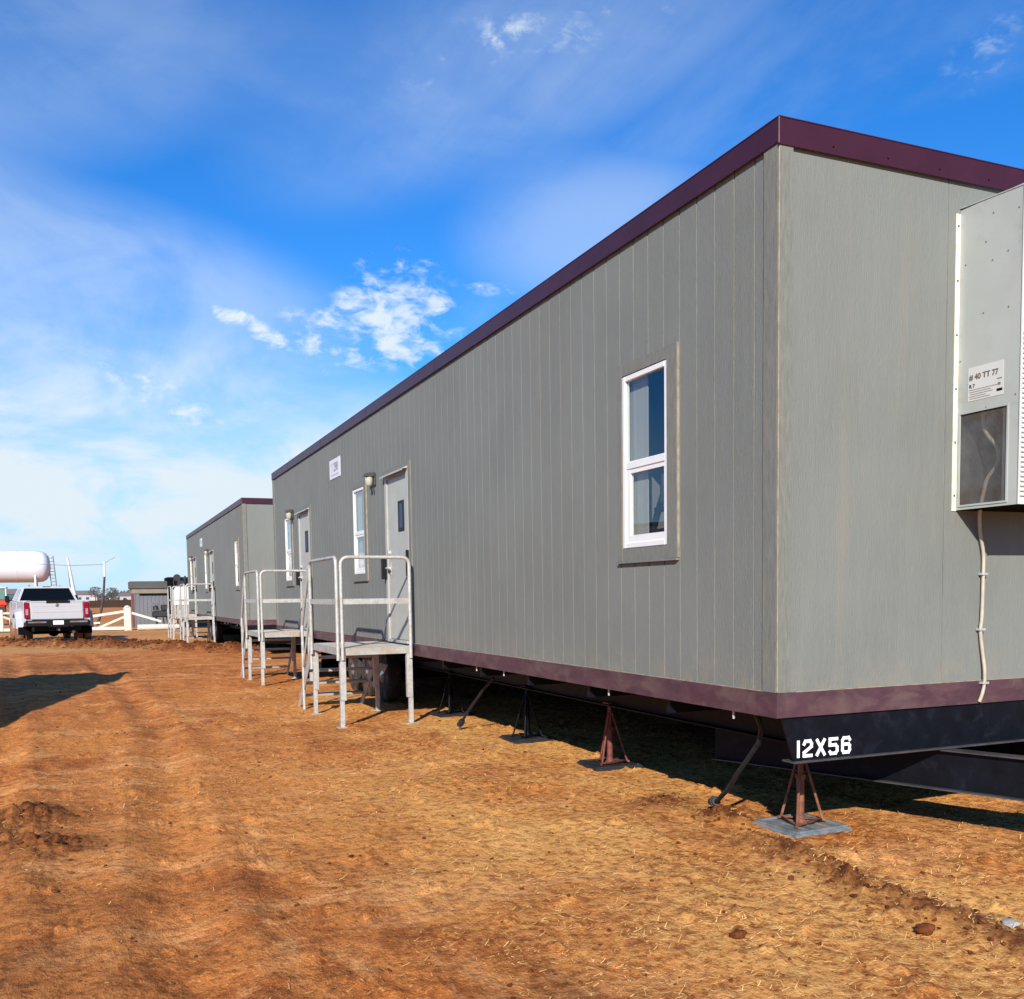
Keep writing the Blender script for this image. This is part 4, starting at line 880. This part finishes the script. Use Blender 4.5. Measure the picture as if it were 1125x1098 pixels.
# ------------------------------------------------------------------ white gate, one wing behind the truck
def strut(q, a, c, w=.055):
    A, B = Vector(a), Vector(c); d = (B-A).normalized(); s_ = Vector((0, 1, 0)) if abs(d.y) < .7 else Vector((1, 0, 0)); s_ = (s_-d*s_.dot(d)).normalized(); t_ = d.cross(s_)
    vs = [p+s_*w*i+t_*w*j for p in (A, B) for i, j in ((-1, -1), (1, -1), (1, 1), (-1, 1))]
    q.add(vs, [(0, 1, 2, 3), (7, 6, 5, 4), (0, 4, 5, 1), (1, 5, 6, 2), (2, 6, 7, 3), (3, 7, 4, 0)])
GT = empty('swing_gate', (-2.05, 48.7, 0), 'white wooden swing gate with tapering top rail between truck and grey shed', 'gate')
q = MB(); q.box(-.17, .17, -.12, .12, -.1, 1.16, 0, .03); q.lathe((0, 0, 1.16), 2, [(0, .15), (.06, .10), (.09, .02)], 12); q.build('gate_post', 'fence_white', GT)
q = MB(); strut(q, (-.17, 0, .95), (-2.9, .6, .55), .06); q.build('top_rail', 'fence_white', GT)
q = MB(); strut(q, (-.17, 0, .13), (-2.9, .6, .13), .075); q.build('bottom_rail', 'fence_white', GT)
q = MB(); strut(q, (-.17, 0, .68), (-1.35, .28, .16), .05); q.build('diagonal_rail', 'fence_white', GT)
q = MB(); strut(q, (-1.25, .26, .42), (-2.9, .6, .30), .045); q.build('middle_rail', 'fence_white', GT)
q = MB(); strut(q, (.17, 0, .88), (1.55, -.1, .42), .055); q.build('brace_rail', 'fence_white', GT)
PF = empty('gate_panel', (-7.85, 49.6, 0), 'white gate leaf with diagonal rails at the left edge behind the truck', 'gate')
q = MB(); q.box(-.85, .30, -.06, .06, .06, 1.12, 0, .03); q.build('panel', 'fence_white', PF)
q = MB(); strut(q, (.30, 0, .95), (1.9, .2, 1.0), .05); q.build('top_rail', 'fence_white', PF)
q = MB(); strut(q, (.30, 0, .78), (1.5, .16, .25), .05); q.build('diagonal_rail', 'fence_white', PF)
q = MB(); strut(q, (.30, 0, .15), (3.0, .2, .15), .07); q.build('bottom_rail', 'fence_white', PF)
q = MB(); q.tube([(0, 0, .17), (1.15, .1, .17), (1.9, .25, .15)], .15, 14); o = q.build('white_roll', 'fence_white'); o.location = (-1.65, 47.6, 0); tag(o, 'white tube lying on the ground in front of the grey shed', 'tube')

# shed / container
SH = empty('storage_shed', (-1.62, 53.6, -.15), 'low grey storage shed with dark flat roof and red corner post', 'shed')
q = MB(); q.box(0, 5.2, 0, 2.6, 0, 2.0)
for k in range(26): q.box(.06+k*.2, .13+k*.2, -.02, 0, .04, 1.98)
q.build('wall', 'shed_wall', SH)
q = MB(); q.box(-.03, 5.25, -.045, 2.62, 2.0, 2.26, 1, .01); q.box(-.12, 5.35, -.12, 2.7, 2.262, 2.66, 0, .02); q.build('roof', ['shed_roof', 'shed_tan'], SH)
q = MB(); q.box(-.05, .06, -.035, .06, 0, 2.0); q.build('corner_post', 'shed_red', SH)
q = MB(); q.box(.35, 2.9, -.06, -.022, 1.90, 1.985); q.build('door_track', 'matte_black', SH)
# small machine in front of it
GN = empty('site_machine', (-.55, 49.8, 0), 'small dark machine on thin legs in front of the grey shed', 'machine')
q = MB(); q.box(-.30, .48, -.25, .25, .62, .95, 0, .05); q.box(.12, .48, -.2, .2, .95, 1.25, 0, .04); q.lathe((-.12, 0, .98), 2, [(0, .14), (.20, .12), (.24, .03)], 12); q.build('engine', 'machine_dark', GN)
for (x, y) in ((-.16, -.2), (.20, -.2), (.44, -.2), (-.1, .22), (.40, .22)): q = MB(); q.tube([(x, y, .64), (x+.06, y, 0)], .035, 8); q.build('leg', 'machine_dark', GN)
q = MB(); q.tube(bend([(-.25, -.2, .9), (-.36, -.2, 1.32), (-.05, -.2, 1.36), (.1, -.2, 1.0)], .06), .028, 8); q.build('handle', 'rim_grey', GN)
# black cargo box, crate, light tower
BC = empty('cargo_box', (.15, 53.2, 0), 'tall black cargo box between the grey shed and the far trailer', 'cargo box')
q = MB(); q.box(0, 2.2, 0, 2.6, .45, 2.72, 0, .03); q.build('body', 'matte_black', BC)
q = MB(); q.box(.02, 2.18, -.02, 0, .42, .50); q.box(1.08, 1.12, -.03, -.0, .5, 2.7); q.box(.3, .34, -.05, -.0, .6, 2.6); q.box(.8, .84, -.05, 0, .6, 2.6); q.build('door_bars', 'machine_dark', BC)
for x in (.15, 1.8):
    q = MB(); q.lathe((x+.1, 1.6, .38), 0, [(-.1, .25), (-.1, .36), (.1, .36), (.1, .25)], 18); q.build('wheel', 'rubber', BC)
CR = empty('wooden_crate', (.36, 51.6, 0), 'tall tan crate standing in front of the black cargo box', 'crate')
q = MB(); q.box(0, .62, 0, .6, .06, 1.75, 0, .01)
for z in (.3, .85, 1.4): q.box(-.015, .635, -.02, 0, z, z+.10)
q.build('boards', 'crate_tan', CR); q = MB(); q.box(.10, .52, -.05, -.021, .62, .98, 0, .01); q.build('red_notice', 'crate_red', CR)
LT = empty('light_tower', (.66, 50.4, 0), 'towable light tower with four dark lamps above a white cabinet', 'light tower')
q = MB(); q.prism([(-.42, 1.22), (-.42, 1.95), (-.28, 2.18), (.62, 2.18), (.72, 1.95), (.72, 1.22)], 1, -.4, .4); q.build('hood', 'white_paint', LT)
q = MB(); q.box(-.30, .66, -.36, .36, .5, 1.215, 0, .02); q.build('cabinet', 'deck_metal', LT)
q = MB(); q.tube([(.18, 0, 2.15), (.18, 0, 2.72)], .05, 10); q.tube([(-.20, 0, 2.56), (.55, 0, 2.66)], .035, 8); q.tube([(-.12, 0, 2.30), (.5, 0, 2.34)], .035, 8); q.build('mast', 'machine_dark', LT)
for (x, z) in ((-.22, 2.62), (.52, 2.74), (-.06, 2.32), (.46, 2.36)):
    q = MB(); q.lathe((x, -.05, z), 1, [(-.12, .17), (-.10, .19), (.02, .15), (.10, .06)], 16); q.build('lamp_head', 'machine_dark', LT)
for x in (-.2, .6): q = MB(); q.lathe((x, 0, .34), 0, [(-.08, .2), (-.08, .33), (.08, .33), (.08, .2)], 18); q.build('wheel', 'rubber', LT)

# red tractor at the left edge
TR = empty('red_tractor', (-8.55, 66.0, 0), 'red tractor with green tinted cab glass at the left edge behind the truck', 'tractor')
q = MB(); q.box(-2.4, .1, 0, 2.2, 1.55, 2.0, 0, .08); q.box(-2.4, -.1, .1, 3.6, 1.45, 1.6, 0, .05); q.build('body', 'tractor_red', TR)
q = MB(); q.box(-2.0, -.05, .1, 1.7, 2.0, 2.9, 0, .06); CBN = q.build('cab_glass', 'cab_glass', TR)
q = MB(); q.box(-2.1, .05, .0, 1.8, 2.9, 3.02, 0, .04)
for x in (-2.02, -.06): q.box(x, x+.09, .08, .16, 2.0, 2.9)
q.build('cab_roof', 'white_paint', TR)
q = MB(); q.box(-2.4, .0, .1, 3.4, .7, 1.45, 0, .05); q.build('chassis', 'tractor_dark', TR)
for (x, r_, y) in ((.25, .98, .8), (-2.3, .98, .8), (.15, .65, 3.0)):
    q = MB(); q.lathe((x, y, r_), 0, [(-.26, r_*.6), (-.26, r_*.94), (-.2, r_), (.2, r_), (.26, r_*.94), (.26, r_*.6)], 28)
    for k in range(20):
        an = k*math.pi/10; q.tube([(x-.24, y+math.cos(an)*r_, r_+math.sin(an)*r_), (x+.24, y+math.cos(an+.15)*r_, r_+math.sin(an+.15)*r_)], .035, 5)
    Wt = q.build('wheel', 'mud_rubber', TR); q = MB(); q.lathe((x, y-.0, r_), 0, [(-.20, r_*.55), (.20, r_*.55)], 20); q.build('rim', 'rim_grey', Wt)

TR.scale = (.8, .8, .8)
# elevated white tank
TKx, TKy = -18.2, 105.0
TK = empty('storage_tank', (TKx, TKy, 0), 'large white horizontal tank raised on legs behind the truck', 'tank')
q = MB(); q.lathe((0, 0, 4.85), 0, [(-12, 1.55), (9.6, 1.55), (10.25, 1.48), (10.6, 1.25), (10.85, .8), (10.95, .1)], 40)
for x in (-8, -4, 0, 4, 8): q.lathe((x, 0, 4.85), 0, [(-.04, 1.565), (.04, 1.565)], 40)
q.build('shell', 'tank_white', TK)
for x in (-6, 0, 5.2, 9.6):
    for y in (-1.2, 1.2): q = MB(); q.tube([(x, y, 0), (x, y, 4.2)], .10, 8); q.build('leg', 'tank_white', TK)
q = MB()
for dx in (0, .45): q.tube([(11.15+dx, -.4, 0), (10.75+dx, -.4, 5.9)], .05, 6)
for k in range(17): q.tube([(11.15-.0236*k, -.4, .4+.33*k), (11.6-.0236*k, -.4, .4+.33*k)], .03, 5)
q.build('ladder', 'rim_grey', TK)
# white boom beside it
BO = empty('white_boom', (-12.4, 96.0, 0), 'tapering white boom leaning up from behind the truck cab', 'boom')
d0 = Vector((7.2, 0, 0)); q = MB(); q.tube([(9.1-1.55, 0, 0), (8.35-1.5, 0, 5.35)], .24, 12, r1=.09); q.build('boom', 'white_paint', BO)
q = MB(); q.tube([(7.1, 0, 1.0), (6.82, 0, 5.1)], .035, 6); q.tube([(7.1, 0, 1.0), (7.45, 0, 1.0)], .035, 6); q.build('stay', 'machine_dark', BO)
# leaning pole
LP = empty('leaning_pole', (-2.85, 60.0, 0), 'thin dark pole leaning right, between the truck and the grey shed', 'pole')
q = MB(); q.tube([(-.60, 0, -.1), (-.35, 0, .7), (-.16, 0, 1.7), (-.05, 0, 2.9)], .085, 10, r1=.06); q.build('lower_pole', 'wood_pole', LP)
q = MB(); q.tube([(-.05, 0, 2.9), (-.03, 0, 3.8)], .05, 8); q.build('upper_pole', 'white_paint', LP)
q = MB(); q.tube([(-.03, 0, 3.62), (-1.8, 0, 3.56), (-3.9, 0, 3.66)], .014, 5); q.tube([(-.03, 0, 3.7), (.55, 0, 4.05)], .014, 5); q.build('wire', 'rim_grey', LP)

# cargo trailer parked off to the left; its shadow lies across the track
CT = empty('cargo_trailer', (-6.75, 8.8, 0), 'white enclosed trailer parked left of the view, its shadow across the track', 'cargo trailer', rz=R(-12))
q = MB(); q.box(-2.2, 0, -4.6, 4.5, .55, 2.85, 0, .06); q.build('body', 'white_paint', CT)
q = MB(); q.box(-2.22, .02, -4.62, 4.52, .50, .60, 0, .01); q.box(-2.21, .01, -4.61, 4.51, 2.80, 2.87, 0, .01); q.build('edge_rails', 'rim_grey', CT)
for x in (-2.05, -.15):
    for y in (-.9, .1):
        q = MB(); q.lathe((x, y, .36), 0, [(-.11, .2), (-.11, .34), (-.09, .36), (.09, .36), (.11, .34), (.11, .2)], 22); q.build('wheel', 'rubber', CT)
q = MB(); strut(q, (-1.9, 4.5, .5), (-1.1, 6.0, .5), .05); strut(q, (-.3, 4.5, .5), (-1.1, 6.0, .5), .05); q.tube([(-1.1, 5.8, .0), (-1.1, 5.8, .75)], .04, 8); q.build('tow_bar', 'black_steel', CT)

# ------------------------------------------------------------------ far things
q = MB(); rnd = random.Random(3)
n = 60
for i in range(n):
    x = -300+i*10.5; y = 205+20*math.sin(i*.7)*.15
    a = .9+.5*rnd.random(); c_ = 1.0+.5*rnd.random()
    q.add([(x, y-2.5, -.1), (x+10.6, y-2.5, -.1), (x+10.6, y, c_), (x, y, a), (x, y+3, -.1), (x+10.6, y+3, -.1)], [(0, 1, 2, 3), (3, 2, 5, 4), (0, 3, 4), (1, 5, 2)])
o = q.build('earth_berm', 'berm_soil'); tag(o, kind='structure')
hs_ = [(-60, 700, 26, 9), (-18, 760, 34, 8), (22, 720, 18, 6), (48, 790, 42, 9), (98, 740, 22, 7), (-115, 750, 30, 8)]
labs = ['pale low building on the horizon right of the truck, leftmost', 'pale wide building on the horizon beside the leaning pole', 'small pale building on the horizon right of the leaning pole', 'wide pale building on the horizon near the grey shed', 'low building on the horizon hidden near the grey shed', 'pale building on the horizon behind the truck']
for i, ((x, y, w, h_), lb) in enumerate(zip(hs_, labs)):
    B = empty('far_building', (x, y, 0), lb, 'building', 'low buildings on the horizon')
    q = MB(); q.box(-w/2, w/2, 0, 14, 0, h_*.62); q.build('wall', 'pale_wall' if i != 0 else 'far_green', B)
    q = MB(); q.prism([(-.5, h_*.62), (14.5, h_*.62), (7, h_)], 0, -w/2-.6, w/2+.6); q.build('roof', 'far_roof', B)
    for k in range(int(w/5)):
        q = MB(); q.box(-w/2+2+k*5, -w/2+4+k*5, -.06, 0, h_*.2, h_*.42); q.build('window', 'room_dark', B)
def far_tree(x, y, h_, lb):
    T_ = empty('bare_tree', (x, y, 0), lb, 'tree', 'bare trees on the horizon'); q = MB()
    q.tube([(0, 0, 0), (0, 0, h_*.45)], .35, 7, r1=.2)
    for k in range(5): an = k*1.26+rnd.random(); q.tube([(0, 0, h_*(.25+.04*k)), (math.cos(an)*h_*.28, math.sin(an)*h_*.28, h_*.75)], .16, 5, r1=.06)
    q.build('trunk', 'bark', T_); q = MB()
    for k in range(420):
        an = rnd.random()*6.28; rr_ = h_*.48*rnd.random()**.5; z = h_*(.30+.68*rnd.random()); rr_ *= math.sqrt(max(0.05, 1-((z/h_-.6)/.45)**2))
        px, py = math.cos(an)*rr_, math.sin(an)*rr_; s_ = .25+.35*rnd.random(); a = rnd.random()*6.28
        q.add([(px+s_*math.cos(a), py+s_*math.sin(a), z), (px-s_*math.cos(a), py-s_*math.sin(a), z+.2), (px+.1, py, z+s_*1.3)], [(0, 1, 2)])
    q.build('crown', 'far_foliage', T_, fixn=False)
tx_ = [(-42, 690), (-2, 700), (8, 705), (36, 695), (70, 700), (84, 690), (112, 700), (-95, 690), (-150, 700), (58, 760)]
words = ['just right of the truck roof', 'left of the leaning pole', 'touching the left side of the leaning pole line', 'right of the leaning pole', 'midway from leaning pole to grey shed', 'beside the grey shed roof', 'hidden close behind the grey shed', 'behind the truck window', 'far left behind the tractor', 'behind the wide pale building']
for (x, y), w_ in zip(tx_, words): far_tree(x, y, 8+3*rnd.random(), 'small bare tree on the horizon '+w_)
q = MB(); 
for k in range(9000):
    x = -900+1900*rnd.random(); y = 820+rnd.random()*60; z = rnd.random()**1.4*8.5*(0.55+.45*math.sin(x*.02)+.3*math.sin(x*.071)); s_ = 1.2+1.6*rnd.random(); a = rnd.random()*3.14
    z = max(z, .5); q.add([(x-s_, y, z-s_*.6), (x+s_, y+math.cos(a), z-s_*.5), (x+.2, y, z+s_*.8)], [(0, 1, 2)])
o = q.build('distant_scrub', 'far_foliage', fixn=False); tag(o, 'thin band of grey brown scrub along the horizon', 'scrub', kind='stuff')
